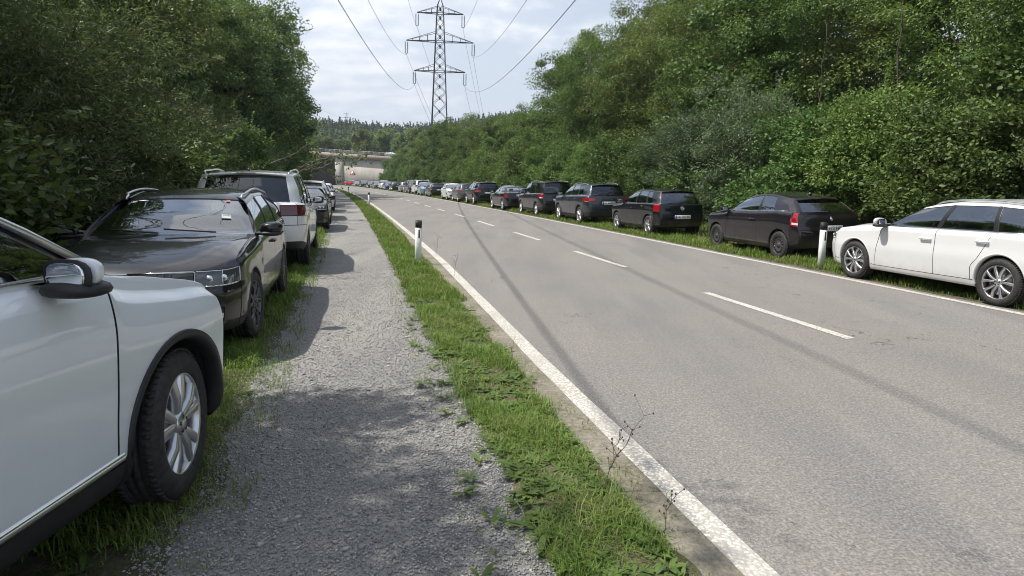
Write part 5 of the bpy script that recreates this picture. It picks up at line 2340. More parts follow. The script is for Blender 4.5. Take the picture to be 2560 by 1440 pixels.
def spruce_kind(key, seed, H, R, n_per, length):
    rng = np.random.default_rng(seed)
    C, O, rad = [], [], []
    tw = MB()
    tw.tube([(0, 0, -.1), (0, 0, H * .5), (0, 0, H)], [H * .013, H * .008, .01], 7)
    z = H * .10
    while z < H * .98:
        f = 1 - (z - H * .1) / (H * .9)
        nb = int(5 + 5 * f)
        for k in range(nb):
            a = 2 * math.pi * (k + rng.uniform(-.3, .3)) / nb
            Lb = R * f * rng.uniform(.75, 1.1) + .15
            for q in np.linspace(.25, 1, max(2, int(Lb / .45))):
                C.append((math.cos(a) * Lb * q, math.sin(a) * Lb * q, z - .28 * Lb * q))
                O.append((math.cos(a), math.sin(a), -.3))
                rad.append(.34 * (1.15 - .5 * q))
            tw.tube([(0, 0, z), (math.cos(a) * Lb, math.sin(a) * Lb, z - .28 * Lb)], [.03, .008], 4, False)
        z += H * .032
    V, F, ti = leaves(rng, np.array(C), np.array(rad), n_per, length, length * .22, .3, .35, .5, np.array(O), .4)
    PLANTS[key] = (np_mesh('crown', V, F, LM['spruce'], False, {'tint': ti}), tw.mesh('trunk', M_bark, True), H)


spruce_kind('spruce', 31, 17.0, 3.0, 26, .30)


def grow(key, loc, h=None, w=1.0, rz=0.0, name='tree', label='', cat='tree', group=None):
    crown, trunk, H = PLANTS[key]
    root = empty(name, loc, rz)
    s = (h / H) if h else 1.0
    root.scale = (s * w, s * w, s)
    tag(root, label, cat, group)
    link('trunk' if cat == 'tree' else 'stem', trunk, root)
    link('crown' if cat == 'tree' else 'foliage', crown, root)
    return root


rngP = np.random.default_rng(77)
# ---- right of the road: a band of shrubs behind the cars, trees behind them, tall trees at the back
KINDW = dict(maple_a='dark green broad-leaved tree', maple_b='narrow dark green broad-leaved tree', oak_a='olive green oak-like tree', ash_a='light airy feathery tree', ash_b='spreading feathery tree',
             poplar='pale upright tree', grey_a='grey-green willow bush', willow_a='pale willow bush with long shoots', hazel_a='bright green hazel-like bush', hazel_b='dark large-leaved bush',
             low_a='low bright shrub', low_b='low feathery shrub', spruce='dark spruce', big_far='tall pale tree', big_far_b='tall feathery tree')
cars_r = [(9.0, 'the white estate car'), (13.3, 'the gap beyond the white estate'), (16.3, 'the purple-black hatchback'), (19.2, 'the gap beyond the purple hatchback'), (22.2, 'the black five-door hatchback'), (25.2, 'the gap before the slate off-roader'), (27.9, 'the slate grey off-roader'),
          (33.4, 'the dark people carrier'), (39.4, 'the low black coupe'), (44.0, 'the gap beyond the black coupe'), (48.5, 'the black off-roader'), (54.5, 'the grey hatchback'), (61.0, 'the white hatchback facing us'), (67.0, 'the distant black estate'), (74.0, 'the light blue car'),
          (82.0, 'the white van-like car'), (91.0, 'the silver hatchback'), (101.0, 'the distant dark estate'), (110.0, 'the deep blue car'), (119.0, 'the far white off-roader'), (133.0, 'the far black estate'), (145.0, 'the last dark off-roader'), (158.0, 'the far silver car'), (172.0, 'the red car')]
used_labels = set()


def near_car(Y):
    return min(cars_r, key=lambda c: abs(c[0] - Y))[1]


def uniq(lb):
    base = lb
    for suf in ('', ', the taller', ', the shorter', ', further back', ', half hidden', ', the broader'):
        if base + suf not in used_labels:
            used_labels.add(base + suf)
            return base + suf
    used_labels.add(base + ' again')
    return base


def right_tree(key, Y, off, h, w=1.0, row=''):
    c = RY(Y, off)
    if key in ('grey_a', 'willow_a', 'hazel_a', 'hazel_b', 'low_a', 'low_b'):
        lb = uniq(KINDW[key] + ' right behind ' + near_car(Y))
        return grow(key, (c.x, c.y, -.02), h, w, rngP.uniform(0, 6.28), 'bush', lb, 'bush', 'bushes behind the right-hand cars')
    lb = uniq(KINDW[key] + (' in the back row above ' if row == 'back' else ' in the hedge above ') + near_car(Y))
    return grow(key, (c.x, c.y, -.05), h, w, rngP.uniform(0, 6.28), 'tree', lb, 'tree', 'trees along the right of the road')


R1 = [('hazel_b', 6.5, 8.6, 4.6), ('hazel_b', 9.6, 8.3, 4.2), ('willow_a', 12.2, 8.9, 4.0), ('hazel_b', 14.6, 7.9, 3.6), ('hazel_a', 17.2, 8.0, 3.9), ('hazel_b', 19.9, 8.2, 4.1), ('grey_a', 23.0, 8.0, 5.4), ('grey_a', 26.2, 8.2, 5.0),
      ('low_a', 25.0, 6.9, 1.9), ('hazel_a', 29.6, 8.0, 3.4), ('low_b', 31.4, 7.0, 1.7), ('hazel_b', 33.6, 8.1, 4.0), ('hazel_a', 37.6, 7.9, 3.6), ('hazel_b', 41.3, 8.2, 4.2), ('low_a', 44.3, 6.9, 2.0), ('hazel_a', 45.6, 8.0, 3.8),
      ('hazel_b', 50.0, 8.2, 4.2), ('low_a', 52.0, 7.2, 1.9), ('hazel_a', 55.0, 8.1, 4.0), ('hazel_b', 60.5, 8.2, 4.3), ('hazel_a', 66.0, 8.2, 4.4), ('hazel_b', 72.5, 8.2, 4.2), ('hazel_a', 79.0, 8.2, 4.4), ('hazel_b', 87, 8.3, 4.2), ('hazel_a', 96, 8.3, 4.4),
      ('hazel_b', 106, 8.3, 4.2), ('hazel_a', 116, 8.3, 4.0), ('hazel_a', 127, 8.3, 3.8), ('hazel_a', 138, 8.0, 3.6), ('hazel_b', 149, 8.2, 3.2), ('hazel_a', 160, 8.8, 3.0)]
R2 = [('maple_a', 5.5, 13.2, 11), ('oak_a', 9.5, 12.6, 10.5), ('ash_b', 12.6, 12.6, 10.0), ('maple_b', 15.8, 12.0, 9.5), ('ash_b', 18.6, 11.4, 9.0), ('oak_a', 21.6, 11.6, 8.6), ('ash_a', 24.8, 11.3, 10), ('maple_a', 28.0, 11.6, 10.0), ('ash_b', 31.3, 11.0, 10.4),
      ('ash_a', 34.6, 11.2, 10.8), ('oak_a', 38.0, 11.2, 9.6), ('maple_b', 41.6, 11.4, 8.8), ('ash_b', 45.5, 11.0, 11.6), ('oak_a', 49.6, 11.2, 10.8), ('maple_a', 55.0, 11.2, 7.8), ('ash_b', 58.6, 11.0, 8.2), ('oak_a', 63.5, 11.2, 7.8), ('maple_a', 69.0, 11.2, 8.2),
      ('oak_a', 75.5, 11.2, 8.6), ('maple_a', 82.5, 11.2, 8.4), ('ash_b', 90.0, 11.2, 10.4), ('maple_a', 98.5, 11.2, 10.6), ('oak_a', 108, 11.2, 10.6), ('maple_a', 118, 11.2, 9.8), ('ash_b', 128, 11, 9.2), ('oak_a', 139, 10.6, 8.2), ('maple_a', 150, 10.4, 7.8), ('oak_a', 163, 10.2, 6.6)]
R3 = [('ash_a', 7.5, 18.5, 16), ('poplar', 11.5, 18.0, 15), ('maple_b', 15.5, 17.5, 16), ('spruce', 18.6, 19.5, 18), ('ash_a', 20.0, 16.6, 15), ('poplar', 23.8, 17.5, 14), ('ash_a', 27.6, 16.2, 15.0), ('oak_a', 31.6, 16.0, 13.5), ('ash_a', 35.6, 15.6, 13.4),
      ('poplar', 39.6, 15.8, 11.6), ('ash_a', 43.8, 15.2, 14.0), ('maple_b', 52, 16, 12.2), ('poplar', 48.2, 14.6, 12.6), ('poplar', 55.5, 14.4, 13.8), ('oak_a', 61, 16, 11.0), ('maple_b', 70, 16, 10.0), ('oak_a', 81, 16, 9.6), ('maple_a', 93, 16, 10), ('maple_b', 106, 16, 9.6)]
for k, Y, off, h in R1:
    right_tree(k, Y, off, h, rngP.uniform(.95, 1.2))
for k, Y, off, h in R2:
    right_tree(k, Y, off, h, rngP.uniform(.95, 1.15))
for k, Y, off, h in R3:
    right_tree(k, Y, off, h, rngP.uniform(.9, 1.1), 'back')

# ---- left of the path
cars_l = [(4.0, 'the silver crossover'), (8.5, 'the black estate'), (11.6, 'the gap beyond the black estate'), (15.0, 'the white people carrier'), (19.5, 'the tall white car, past it'), (24.0, 'the black hatchback'), (30.0, 'the white off-roader'), (36.0, 'the far white hatchback'), (43.0, 'the last dark hatchback'),
          (50.0, 'the end of the left row'), (60, 'the inside of the bend'), (75, 'the far bend'), (90, 'the stretch before the bridge'), (110, 'the bridge approach')]


def left_tree(key, Y, off, h, w=1.0):
    c = RY(Y, off)
    nc = min(cars_l, key=lambda q: abs(q[0] - Y))[1]
    if key in ('grey_a', 'willow_a', 'hazel_a', 'hazel_b', 'low_a', 'low_b'):
        lb = uniq(KINDW[key] + ' on the left behind ' + nc)
        return grow(key, (c.x, c.y, -.02), h, w, rngP.uniform(0, 6.28), 'bush', lb, 'bush', 'bushes left of the path')
    lb = uniq('shaded ' + KINDW[key] + ' on the left behind ' + nc)
    return grow(key, (c.x, c.y, -.05), h, w, rngP.uniform(0, 6.28), 'tree', lb, 'tree', 'trees left of the path')


L1 = [('hazel_b', 3.2, -10.4, 4.4), ('hazel_b', 6.2, -10.2, 4.2), ('willow_a', 9.0, -10.0, 4.2), ('willow_a', 11.6, -9.9, 4.7), ('hazel_b', 13.4, -10.6, 4.2), ('willow_a', 15.6, -10.0, 4.3), ('grey_a', 18.6, -10.2, 4.4), ('willow_a', 21.6, -9.9, 4.0), ('hazel_b', 24.6, -10.2, 3.8),
      ('hazel_a', 28.4, -10.1, 3.8), ('hazel_b', 32.2, -10.2, 3.8), ('grey_a', 36.5, -10.2, 4.2), ('hazel_b', 41, -10.2, 4.0), ('hazel_a', 46, -10.0, 3.8), ('hazel_b', 52, -10.0, 4.0), ('hazel_a', 58, -10.0, 4.0), ('hazel_b', 65, -10, 4), ('hazel_a', 73, -10, 4), ('hazel_b', 82, -10, 3.6)]
L2 = [('maple_a', 7.6, -14.2, 11.0), ('maple_b', 11.2, -14.6, 11.5), ('oak_a', 14.8, -14.0, 11.0), ('ash_b', 18.6, -14.2, 11.0), ('maple_a', 22.4, -14.0, 11.2), ('oak_a', 26.6, -13.8, 11.4), ('maple_b', 30.8, -14.0, 11.8), ('ash_a', 35.2, -13.8, 12.2), ('oak_a', 40.2, -13.8, 13.2),
      ('maple_a', 45.6, -13.8, 14.2), ('oak_a', 51.5, -13.6, 15.0), ('maple_a', 58, -13.4, 17.0), ('oak_a', 66, -13.2, 18.6), ('oak_a', 75, -12.6, 18.4), ('maple_a', 84, -12.4, 15.4), ('oak_a', 93, -12.2, 14.4), ('maple_a', 104, -12.0, 12.0), ('hazel_a', 112, -11.4, 6.0)]
for k, Y, off, h in L1:
    left_tree(k, Y, off, h, rngP.uniform(.95, 1.2))
for k, Y, off, h in L2:
    left_tree(k, Y, off, h, rngP.uniform(.95, 1.1))
for k, Y, off, h in (('maple_b', 16.5, -19, 15), ('oak_a', 24.5, -19, 15), ('ash_a', 33, -18.5, 15.5), ('maple_b', 43, -18.5, 16), ('maple_a', 54, -18, 17), ('spruce', 9.5, -19, 15)):
    lb = uniq(KINDW[k] + ' in the second left row behind ' + min(cars_l, key=lambda q: abs(q[0] - Y))[1])
    c = RY(Y, off)
    grow(k, (c.x, c.y, -.05), h, 1.05, rngP.uniform(0, 6.28), 'tree', lb, 'tree', 'trees left of the path')
# the tree beside the camera whose crown shades the near path
grow('ash_b', (-7.7, 1.5, -.05), 11.4, 1.0, 1.0, 'tree', 'tall tree left of the crossover whose shade dapples the near path', 'tree', 'trees left of the path')
grow('maple_a', (-8.4, 2.5, -.05), 11.4, .85, 4.0, 'tree', 'broad tree just behind the crossover whose shade falls on the path edge', 'tree', 'trees left of the path')
grow('oak_a', (-8.9, .4, -.05), 11.8, .9, 3.0, 'tree', 'olive tree beside the rear of the crossover, shading the nearest gravel', 'tree', 'trees left of the path')
grow('oak_a', (-11.3, 5.6, -.05), 10.5, 1.0, 2.0, 'tree', 'broad tree behind the crossover, at the left edge of the picture', 'tree', 'trees left of the path')

# ---- beyond the bridge
for k, (px, ptop, Y, key, what) in enumerate(((905, 322, 256, 'big_far', 'tall pale round tree beyond the bridge railing, left of the pair'), (968, 320, 260, 'big_far', 'tall pale round tree beyond the bridge railing, right of the pair'),
                                              (938, 338, 270, 'big_far_b', 'feathery tree between the two pale trees beyond the bridge'), (820, 345, 266, 'big_far_b', 'feathery tree beyond the bridge railing near the left trees'),
                                              (775, 335, 262, 'big_far', 'pale tree beyond the bridge at the edge of the left trees'), (860, 350, 280, 'big_far_b', 'shorter tree beyond the middle of the bridge'),
                                              (1005, 335, 252, 'big_far_b', 'tree beyond the right end of the bridge railing'), (1040, 318, 244, 'big_far', 'pale tree behind the right end of the bridge'))):
    p = at(px, ptop, Y)
    grow(key, (p.x, p.y, -.1), p.z + .1, .95, k * 1.3, 'tree', what, 'tree', 'trees beyond the bridge')

# ---- forest on the hill: a far wood, one mass
rng = np.random.default_rng(5)
Vs, Fs, Ts = [], [], []
nv_ = 0
tr_xy = []
for k in range(9000):
    y = rng.uniform(285, 640)
    x = rng.uniform(-.36, .02) * y
    tr_xy.append((x, y))
tr_xy = np.array(tr_xy)
cell = {}
kept = []
for x, y in tr_xy:
    c = (int(x // 4.4), int(y // 5.6))
    if c in cell:
        continue
    cell[c] = 1
    kept.append((x, y))
for x, y in kept:
    z0 = float(hill_z(x, y))
    conif = rng.uniform() < np.clip((y - 340) / 150 + .10 + .002 * (x + 90), .10, .62)
    h = rng.uniform(11, 15.5) if conif else rng.uniform(10, 14)
    n = 150 if y < 420 else 110
    f = rng.uniform(0, 1, n) ** (1.2 if conif else .8)
    a = rng.uniform(0, 2 * math.pi, n)
    out = np.stack([np.cos(a), np.sin(a), np.full(n, .35 if conif else .0)], 1)
    if conif:
        tier = .75 + .25 * np.abs(((f * 7) % 1) - .5) * 2
        r = (1 - f) ** .85 * h * .25 * rng.uniform(.75, 1.05, n) * tier + .12
        zc__ = z0 + h * (.04 + .96 * f)
    else:
        r = h * .34 * np.sqrt(np.clip(1 - (2 * f - .9) ** 2, .02, 1)) * rng.uniform(.7, 1.08, n)
        zc__ = z0 + h * (.12 + .85 * f)
        out[:, 2] = 1.6 * (f - .4)
    C = np.stack([x + r * np.cos(a), y + r * np.sin(a), zc__], axis=1)
    s_ = rng.uniform(.5, .95, n)[:, None] * (.95 if conif else 1.2)
    nr_ = unit(out + rng.normal(size=(n, 3)) * .3)
    ax = unit(np.cross(nr_, rng.normal(size=(n, 3))))
    sd = np.cross(nr_, ax)
    v = np.stack([C - ax * s_ * .6, C + sd * s_ * .5, C + ax * s_ * .7, C - sd * s_ * .5], axis=1).reshape(-1, 3)
    Vs.append(v)
    Fs.append(np.arange(n * 4).reshape(n, 4) + nv_)
    nv_ += n * 4
    tb = rng.uniform(-.06, .12) + (.10 if conif else .60)
    Ts.append(np.repeat(np.clip(tb + rng.normal(size=n) * .06, 0, 1), 4))
M_wood = leaf_material('distant_wood', (.014, .030, .015), (.10, .140, .04), .12, .75)
o = link('forest', np_mesh('forest', np.concatenate(Vs), np.concatenate(Fs), M_wood, False, {'tint': np.concatenate(Ts)}))
tag(o, 'mixed wood of spruces and broad-leaved trees covering the distant hill', 'forest', kind='stuff')


# ---- thin bare stems standing out of the right-hand woods
for k, (px, p0, p1, Y, r, lb) in enumerate(((2252, 400, -60, 17.5, .045, 'thin straight bare trunk standing in front of the dark woods, upper right'), (2050, 330, 60, 21.5, .022, 'thin leaning bare stem among the feathery trees on the right'),
                                          (1476, 200, 78, 55.0, .022, 'dead twiggy stem poking above the hedge line, taller of two'), (1418, 240, 120, 55.0, .018, 'dead twiggy stem poking above the hedge line, shorter of two'))):
    a, b = at(px, p0, Y), at(px + (18 if k == 1 else 6), p1, Y)
    rg = np.random.default_rng(60 + k)
    m = MB()
    t_ = np.linspace(0, 1, 12)
    foot = Vector((a.x - .1, a.y, 0))
    line = np.array([list(foot.lerp(b, f)) for f in t_]) - np.array(foot) + rg.normal(size=(12, 3)) * np.array([.022, .022, 0])
    m.tube(line, np.linspace(r, .010, 12), 6)
    for q in range(5, 12):
        for _ in range(3):
            d = unit(rg.normal(size=3) * np.array([1, 1, .4]) + np.array([0, 0, .7])) * rg.uniform(.3, .9) * (1.2 - .06 * q)
            m.tube([line[q], line[q] + d * .6 + np.array([0, 0, .05]), line[q] + d], [.010, .006, .004], 4, False)
    o = m.build('bare_trunk', M_bark, None, True, loc=foot)
    tag(o, lb, 'dead tree', 'bare stems in the right-hand woods')

# ------------------------------------------------------------------ leaning branches over the left row, in front of the bridge
rngB = np.random.default_rng(9)
lb_root = empty('leaning_tree', tuple(at(612, 470, 27.0)))
lb_root.location.z = 0.0
tag(lb_root, 'thin bare-looking branches with sparse pale leaves leaning out in front of the bridge', 'tree')
base_ = np.array(lb_root.location)
m = MB()
cl = []
for pts, r0 in (([(612, 470), (690, 448), (760, 425), (820, 398), (905, 366)], .055), ([(690, 448), (760, 415), (800, 395), (860, 377)], .03), ([(690, 440), (740, 422), (790, 396), (790, 372)], .025),
                ([(760, 425), (800, 420), (850, 402), (925, 398)], .028), ([(790, 400), (840, 392), (880, 405), (910, 398)], .02), ([(612, 430), (700, 400), (740, 380), (790, 352)], .04),
                ([(780, 415), (815, 432), (835, 440), (850, 462)], .018)):
    P3 = np.array([np.array(at(a, b, 27.0 + .5 * k)) for k, (a, b) in enumerate(pts)]) - base_
    t_ = np.linspace(0, 1, len(P3))
    tt = np.linspace(0, 1, 14)
    C_ = pchip(t_, P3, tt) + rngB.normal(size=(14, 3)) * .025
    m.tube(C_, np.linspace(r0, .006, 14), 5, False)
    for k in range(5, 14):
        for _ in range(3):
            d = unit(rngB.normal(size=3) + np.array([.5, 0, .2])) * rngB.uniform(.1, .35)
            m.tube([C_[k], C_[k] + d], [.006, .003], 4, False)
            if rngB.uniform() < .65:
                cl.append(C_[k] + d)
m.tube([(-.25, 0, -.2), (-.15, 0, .9), tuple(np.array(at(612, 470, 27.0)) - base_)], [.09, .07, .055], 7)
m.build('trunk', M_bark_pale, lb_root, True)
V, F, ti = leaves(rngB, np.array(cl), np.full(len(cl), .10), 4, .10, .07, .3, .4, .6)
link('crown', np_mesh('crown', V, F, LM['poplar'], False, {'tint': ti}), lb_root)

# ------------------------------------------------------------------ grass
def grass_material(name, dark, light, dry):
    t = NT(name)
    a = t.attr('tint')
    n = t.noise(.9, 3, .6)
    c = t.mix(a, dark, light)
    c = t.mix(t.ramp(n, .44, .66, 0, .6), c, t.mix(.5, c, dry))
    b = t.bsdf(c, .55, spec=.35)
    tr = t.node('ShaderNodeBsdfTranslucent')
    t.set(tr.inputs[0], t.mix(.4, c, (.24, .30, .03)))
    mx = t.node('ShaderNodeMixShader')
    mx.inputs[0].default_value = .35
    t.l.new(b, mx.inputs[1])
    t.l.new(tr.outputs[0], mx.inputs[2])
    return t.done(mx.outputs[0])


M_grass = grass_material('green_grass', (.075, .150, .022), (.210, .320, .060), (.32, .28, .12))
M_weed = grass_material('weed_leaves', (.06, .115, .024), (.16, .235, .06), (.13, .15, .05))
M_dry = grass_material('dry_stems', (.20, .17, .08), (.38, .33, .18), (.3, .26, .14))


def blades(rng, P, h, w, bend=.5, az=None):
    """P (n,3) roots; three-step tapering blades: 5 verts, a quad and a tip"""
    n = len(P)
    a = rng.uniform(0, 2 * math.pi, n) if az is None else az
    d = np.stack([np.cos(a), np.sin(a), np.zeros(n)], 1)
    s = np.stack([-np.sin(a), np.cos(a), np.zeros(n)], 1)
    hh = (h * rng.uniform(.5, 1.25, n))[:, None]
    ww = (w * rng.uniform(.7, 1.3, n))[:, None]
    bn_ = (bend * rng.uniform(.2, 1.3, n))[:, None]
    up = np.array([0, 0, 1.0])
    mid = P + up * hh * .58 + d * hh * bn_ * .28
    tip = P + up * hh * (1 - .35 * bn_) + d * hh * bn_ * .95
    V = np.stack([P - s * ww * .5, P + s * ww * .5, mid + s * ww * .42, mid - s * ww * .42, tip], axis=1).reshape(-1, 3)
    k = np.arange(n) * 5
    Q = np.stack([k, k + 1, k + 2, k + 3], 1)
    T = np.stack([k + 3, k + 2, k + 4], 1)
    ti = np.clip(rng.normal(.5, .22, n), 0, 1)
    t5 = np.stack([ti - .18, ti - .18, ti, ti, ti + .15], 1).reshape(-1)
    return V, Q, T, np.clip(t5, 0, 1)


def field(name, label, zones, mat, seed):
    """zones: (Y0, Y1, off0, off1, per m2, height, width, bend, patchiness, z)"""
    rng = np.random.default_rng(seed)
    VV, QQ, TT, AA = [], [], [], []
    n0 = 0
    for Y0, Y1, o0, o1, den, h, w, bend, patch, z in zones:
        n = int((Y1 - Y0) * abs(o1 - o0) * den)
        Ys, off = rng.uniform(Y0, Y1, n), rng.uniform(o0, o1, n)
        x, y = RCn(Ys, off)
        # clumps: low-frequency thinning and taller tufts
        q = (np.sin(x * 5.1 + 1.7 * np.sin(y * 3.3)) + np.sin(y * 4.3 + 2.1 * np.sin(x * 2.7 + 1)) + .8 * np.sin(x * 11 + y * 9) + rng.normal(size=n) * .5)
        edge = np.minimum(off - o0, o1 - off) / abs(o1 - o0)
        ragged = .10 + .12 * vnoise(Ys * 2.6, seed + 3) + .06 * rng.normal(size=n)
        keep = (q > -2.6 + 3.2 * patch) & (edge > np.clip(ragged, 0, .4) * .6)
        x, y, q = x[keep], y[keep], q[keep]
        P = np.stack([x, y, np.full(len(x), z - .01)], 1)
        hh = h * (1 + .28 * np.clip(q, -1.5, 2.5)) * np.clip(.45 + edge[keep] * 4.5, .4, 1)
        V, Q, T, a = blades(rng, P, hh, w, bend)
        VV.append(V)
        QQ.append(Q + n0)
        TT.append(T + n0)
        AA.append(a)
        n0 += len(V)
    V = np.concatenate(VV)
    Q, T = np.concatenate(QQ), np.concatenate(TT)
    me = bpy.data.meshes.new(name)
    me.vertices.add(len(V))
    me.vertices.foreach_set('co', V.astype(np.float32).reshape(-1))
    loops = np.concatenate([Q.reshape(-1), T.reshape(-1)]).astype(np.int32)
    st = np.concatenate([np.arange(len(Q)) * 4, len(Q) * 4 + np.arange(len(T)) * 3]).astype(np.int32)
    me.loops.add(len(loops))
    me.loops.foreach_set('vertex_index', loops)
    me.polygons.add(len(st))
    me.polygons.foreach_set('loop_start', st)
    me.update(calc_edges=True)
    at_ = me.attributes.new('tint', 'FLOAT', 'POINT')
    at_.data.foreach_set('value', np.concatenate(AA).astype(np.float32))
    me.materials.append(mat)
    o = link(name, me)
    return tag(o, label, 'grass', kind='stuff')


ZL = .07
field('grass', 'green grass strip between the gravel path and the road', [
    (1.2, 5.5, -4.44, -3.80, 5200, .070, .0050, 1.2, .26, .01), (5.5, 10, -4.49, -3.76, 3600, .085, .006, 1.0, .20, .01), (10, 20, -4.52, -3.68, 1900, .115, .009, .7, .05, .01),
    (20, 45, -4.52, -3.62, 800, .125, .015, .6, .0, .01), (45, 120, -4.55, -3.68, 300, .14, .026, .6, .0, .01),
    (1.2, 12, -4.75, -4.35, 420, .05, .005, 1.2, .5, .0), (1.2, 12, -3.92, -3.62, 420, .05, .005, 1.2, .5, .0)], M_grass, 1)
field('grass', 'rough grass under and around the cars on the left', [
    (.6, 5.0, -9.0, -6.55, 900, .06, .007, .8, .25, ZL), (.6, 4.2, -6.6, -6.12, 1500, .055, .005, 1.2, .40, .02), (4.2, 8.2, -7.4, -6.02, 3000, .085, .006, 1.0, .14, ZL - .03), (8.0, 14, -7.2, -6.0, 2000, .11, .008, .7, .05, ZL - .03), (14, 24, -7.4, -5.98, 1000, .15, .012, .7, .05, ZL - .02),
    (24, 60, -7.6, -5.95, 350, .15, .02, .6, .0, ZL - .02), (4, 9, -6.2, -5.75, 900, .06, .005, 1.2, .42, .0), (9, 22, -6.2, -5.8, 500, .08, .007, 1.0, .4, .0), (5, 30, -12, -7.4, 260, .22, .014, .7, .1, ZL)], M_grass, 2)
field('grass', 'mown grass verge under the cars along the right of the road', [
    (5, 14, 3.34, 5.0, 1500, .11, .009, .6, .06, .01), (14, 26, 3.34, 4.6, 1100, .13, .012, .6, .02, .01), (26, 50, 3.34, 4.8, 520, .14, .018, .6, .0, .01), (50, 110, 3.34, 5.2, 160, .15, .032, .6, .0, .01), (110, 220, 3.3, 6.0, 45, .16, .07, .6, .0, .01),
    (4, 40, 5.0, 8.2, 320, .22, .016, .6, .05, .01), (40, 160, 4.8, 8.2, 60, .25, .04, .6, .05, .01)], M_grass, 3)
field('dry_grass', 'tall pale seeding grass stalks in front of the black estate and beside the cars', [
    (4.7, 6.2, -7.1, -6.15, 34, .48, .006, .8, .1, ZL - .03), (5, 22, -7.2, -6.1, 8, .34, .006, .7, .1, ZL - .03), (14, 60, 4.6, 7.2, 9, .42, .012, .5, .1, .01), (2, 12, -4.4, -3.7, 22, .20, .004, .8, .2, .01)], M_dry, 4)


# ------------------------------------------------------------------ broad-leaved weeds in the verge
def weed_mesh(rng, n, zones):
    V, F, A = [], [], []
    nv = 0
    for (Y0, Y1, o0, o1, cnt, size) in zones:
        for _ in range(cnt):
            Yk, ok = rng.uniform(Y0, Y1), rng.uniform(o0, o1)
            c = RC(Yk, ok, .005)
            tint = rng.uniform(.2, .8)
            for k in range(rng.integers(5, 11)):
                a = rng.uniform(0, 2 * math.pi)
                L = size * rng.uniform(.6, 1.3)
                W = L * rng.uniform(.22, .42)
                rise = rng.uniform(.25, .9)
                rows = []
                for f, wf in ((0, .12), (.3, .75), (.6, 1.0), (.85, .6), (1, .04)):
                    r = L * f
                    z = L * rise * f * (1 - .55 * f) + .012
                    cx, cy = c.x + math.cos(a) * r, c.y + math.sin(a) * r
                    ww = W * wf * .5
                    rows.append([(cx - math.sin(a) * ww, cy + math.cos(a) * ww, z + .02 * wf * W * 6 * .3), (cx, cy, z), (cx + math.sin(a) * ww, cy - math.cos(a) * ww, z + .02 * wf * W * 6 * .3)])
                V += [p for r_ in rows for p in r_]
                for q in range(4):
                    for s_ in range(2):
                        F.append((nv + q * 3 + s_, nv + q * 3 + s_ + 1, nv + q * 3 + s_ + 4, nv + q * 3 + s_ + 3))
                A += [float(np.clip(tint + rng.normal() * .12, 0, 1))] * 15
                nv += 15
    return V, F, A


rngW = np.random.default_rng(21)
V, F, A = weed_mesh(rngW, 0, [(1.2, 6, -4.42, -3.88, 340, .070), (6, 13, -4.5, -3.78, 300, .085), (2, 9, -4.75, -4.4, 36, .08), (2.5, 14, -6.9, -6.05, 90, .10), (13, 30, -4.5, -3.75, 140, .13)])
tag(link('weeds', np_mesh('weeds', np.array(V), np.array(F), M_weed, True, {'tint': A})), 'dandelion and plantain leaves low in the grass strip', 'weeds', kind='stuff')

# a few dry twiggy weeds leaning over the white line
M_twig = simple('dry_twig', (.10, .075, .055), .8)
for k, (px, py, Hh, lean) in enumerate(((1500, 1235, .42, (.55, .1)), (1530, 1170, .22, (.2, .2)), (1655, 1330, .20, (.3, 0)), (1090, 640, .45, (.15, 0)), (1135, 690, .35, (.2, .1)))):
    d0 = at(px, py, 10.0)
    g = Vector((0, 0, CAM_H)) + (d0 - Vector((0, 0, CAM_H))) * (-CAM_H / (d0.z - CAM_H))
    m = MB()
    rg = np.random.default_rng(40 + k)
    t_ = np.linspace(0, 1, 7)
    st = np.stack([lean[0] * Hh * t_ ** 1.3, lean[1] * Hh * t_, Hh * t_], 1) + rg.normal(size=(7, 3)) * .008
    m.tube(st, np.linspace(.003, .0012, 7), 5, False)
    for q in range(2, 7):
        for _ in range(2):
            d = unit(rg.normal(size=3) * .7 + np.array([0, 0, .6])) * Hh * rg.uniform(.12, .3)
            m.tube([st[q], st[q] + d], [.0015, .001], 4, False)
            v_, f_ = ellipsoid(st[q] + d, (.005, .005, .007), 5, 4, 2)
            m.add(v_, f_)
    o = m.build('dry_weed', M_twig, None, False, loc=(g.x, g.y, 0))
    tag(o, ('dry brown weed with small seed heads leaning over the white line near the camera', 'short dry weed just behind the leaning one at the edge of the grass strip', 'low dry twig at the near end of the grass strip',
            'thin dry stalk beside the nearest white marker post', 'dry stalk in front of the nearest white marker post')[k], 'weed', 'dry weeds at the road edge')

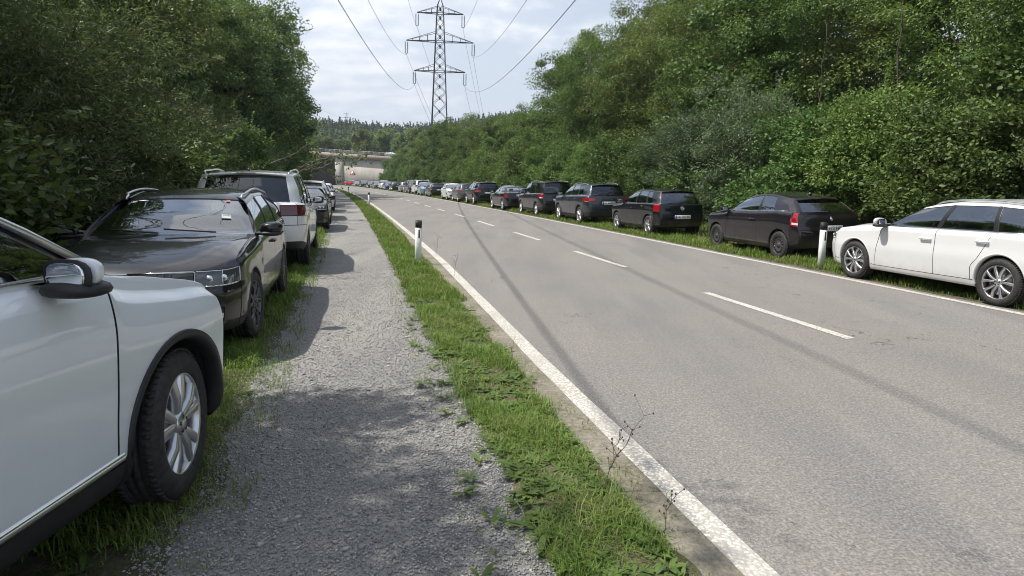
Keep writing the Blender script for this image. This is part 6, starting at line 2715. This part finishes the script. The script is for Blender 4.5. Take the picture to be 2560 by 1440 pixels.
# ------------------------------------------------------------------ loose stones on the path
rngS = np.random.default_rng(3)
phi = (1 + 5 ** .5) / 2
ico = np.array([(-1, phi, 0), (1, phi, 0), (-1, -phi, 0), (1, -phi, 0), (0, -1, phi), (0, 1, phi), (0, -1, -phi), (0, 1, -phi), (phi, 0, -1), (phi, 0, 1), (-phi, 0, -1), (-phi, 0, 1)]) / math.hypot(1, phi)
icf = np.array([(0, 11, 5), (0, 5, 1), (0, 1, 7), (0, 7, 10), (0, 10, 11), (1, 5, 9), (5, 11, 4), (11, 10, 2), (10, 7, 6), (7, 1, 8), (3, 9, 4), (3, 4, 2), (3, 2, 6), (3, 6, 8), (3, 8, 9), (4, 9, 5), (2, 4, 11), (6, 2, 10), (8, 6, 7), (9, 8, 1)])
Pn = []
for Y0, Y1, n, s0, s1, o0, o1 in ((1.2, 4.5, 52000, .0025, .0085, -6.3, -4.25), (4.5, 30, 58000, .003, .0085, -6.2, -4.3), (1.2, 9, 420, .012, .021, -6.2, -4.3), (1.2, 8, 1500, .002, .006, -4.0, -3.35)):
    Ys, off = rngS.uniform(Y0, Y1, n), rngS.uniform(o0, o1, n)
    if Y1 == 30:          # thinning with distance, where single stones are no longer seen
        Ys = 1 / (1 / Y0 - rngS.uniform(0, 1, n) * (1 / Y0 - 1 / Y1))
    x, y = RCn(Ys, off)
    Pn.append(np.stack([x, y, s0 + (s1 - s0) * rngS.uniform(0, 1, n) ** 2.2], 1))
Pn = np.concatenate(Pn)
n = len(Pn)
sc_ = Pn[:, 2][:, None, None] * rngS.uniform(.55, 1.3, (n, 1, 3)) * np.array([1, 1, .62])
V = ico[None] * (1 + rngS.normal(size=(n, 12, 1)) * .24) * sc_
an = rngS.uniform(0, 6.28, n)
ca, sa = np.cos(an)[:, None], np.sin(an)[:, None]
V = np.stack([V[:, :, 0] * ca - V[:, :, 1] * sa, V[:, :, 0] * sa + V[:, :, 1] * ca, V[:, :, 2]], 2)
V[:, :, 0] += Pn[:, 0:1]
V[:, :, 1] += Pn[:, 1:2]
V[:, :, 2] += Pn[:, 2:3] * .08
F = (icf[None] + (np.arange(n) * 12)[:, None, None]).reshape(-1, 3)
t = NT('loose_stones')
a_ = t.attr('tint')
c_ = t.mix(a_, (.15, .148, .145), (.46, .45, .43))
M_stone = t.done(t.bsdf(c_, .85, spec=.3))
ti = np.repeat(np.clip(rngS.normal(.48, .26, n), 0, 1), 12)
tag(link('stones', np_mesh('stones', V.reshape(-1, 3), F, M_stone, False, {'tint': ti})), 'loose grey crushed stones lying on the gravel path', 'gravel', kind='stuff')

# ------------------------------------------------------------------ summer haze
hz = bpy.data.materials.new('summer_air')
hz.use_nodes = True
hn = hz.node_tree.nodes
hn.clear()
ho = hn.new('ShaderNodeOutputMaterial')
hv = hn.new('ShaderNodeVolumePrincipled')
hv.inputs['Color'].default_value = (.80, .88, 1.0, 1)
hv.inputs['Density'].default_value = .00024
hv.inputs['Anisotropy'].default_value = .25
hz.node_tree.links.new(hv.outputs[0], ho.inputs['Volume'])
m = MB()
m.box((0, 0, 0), (9400, 11000, 620))
o = m.build('haze', hz, None, loc=(0, 120, 308.9))
o['kind'] = 'stuff'
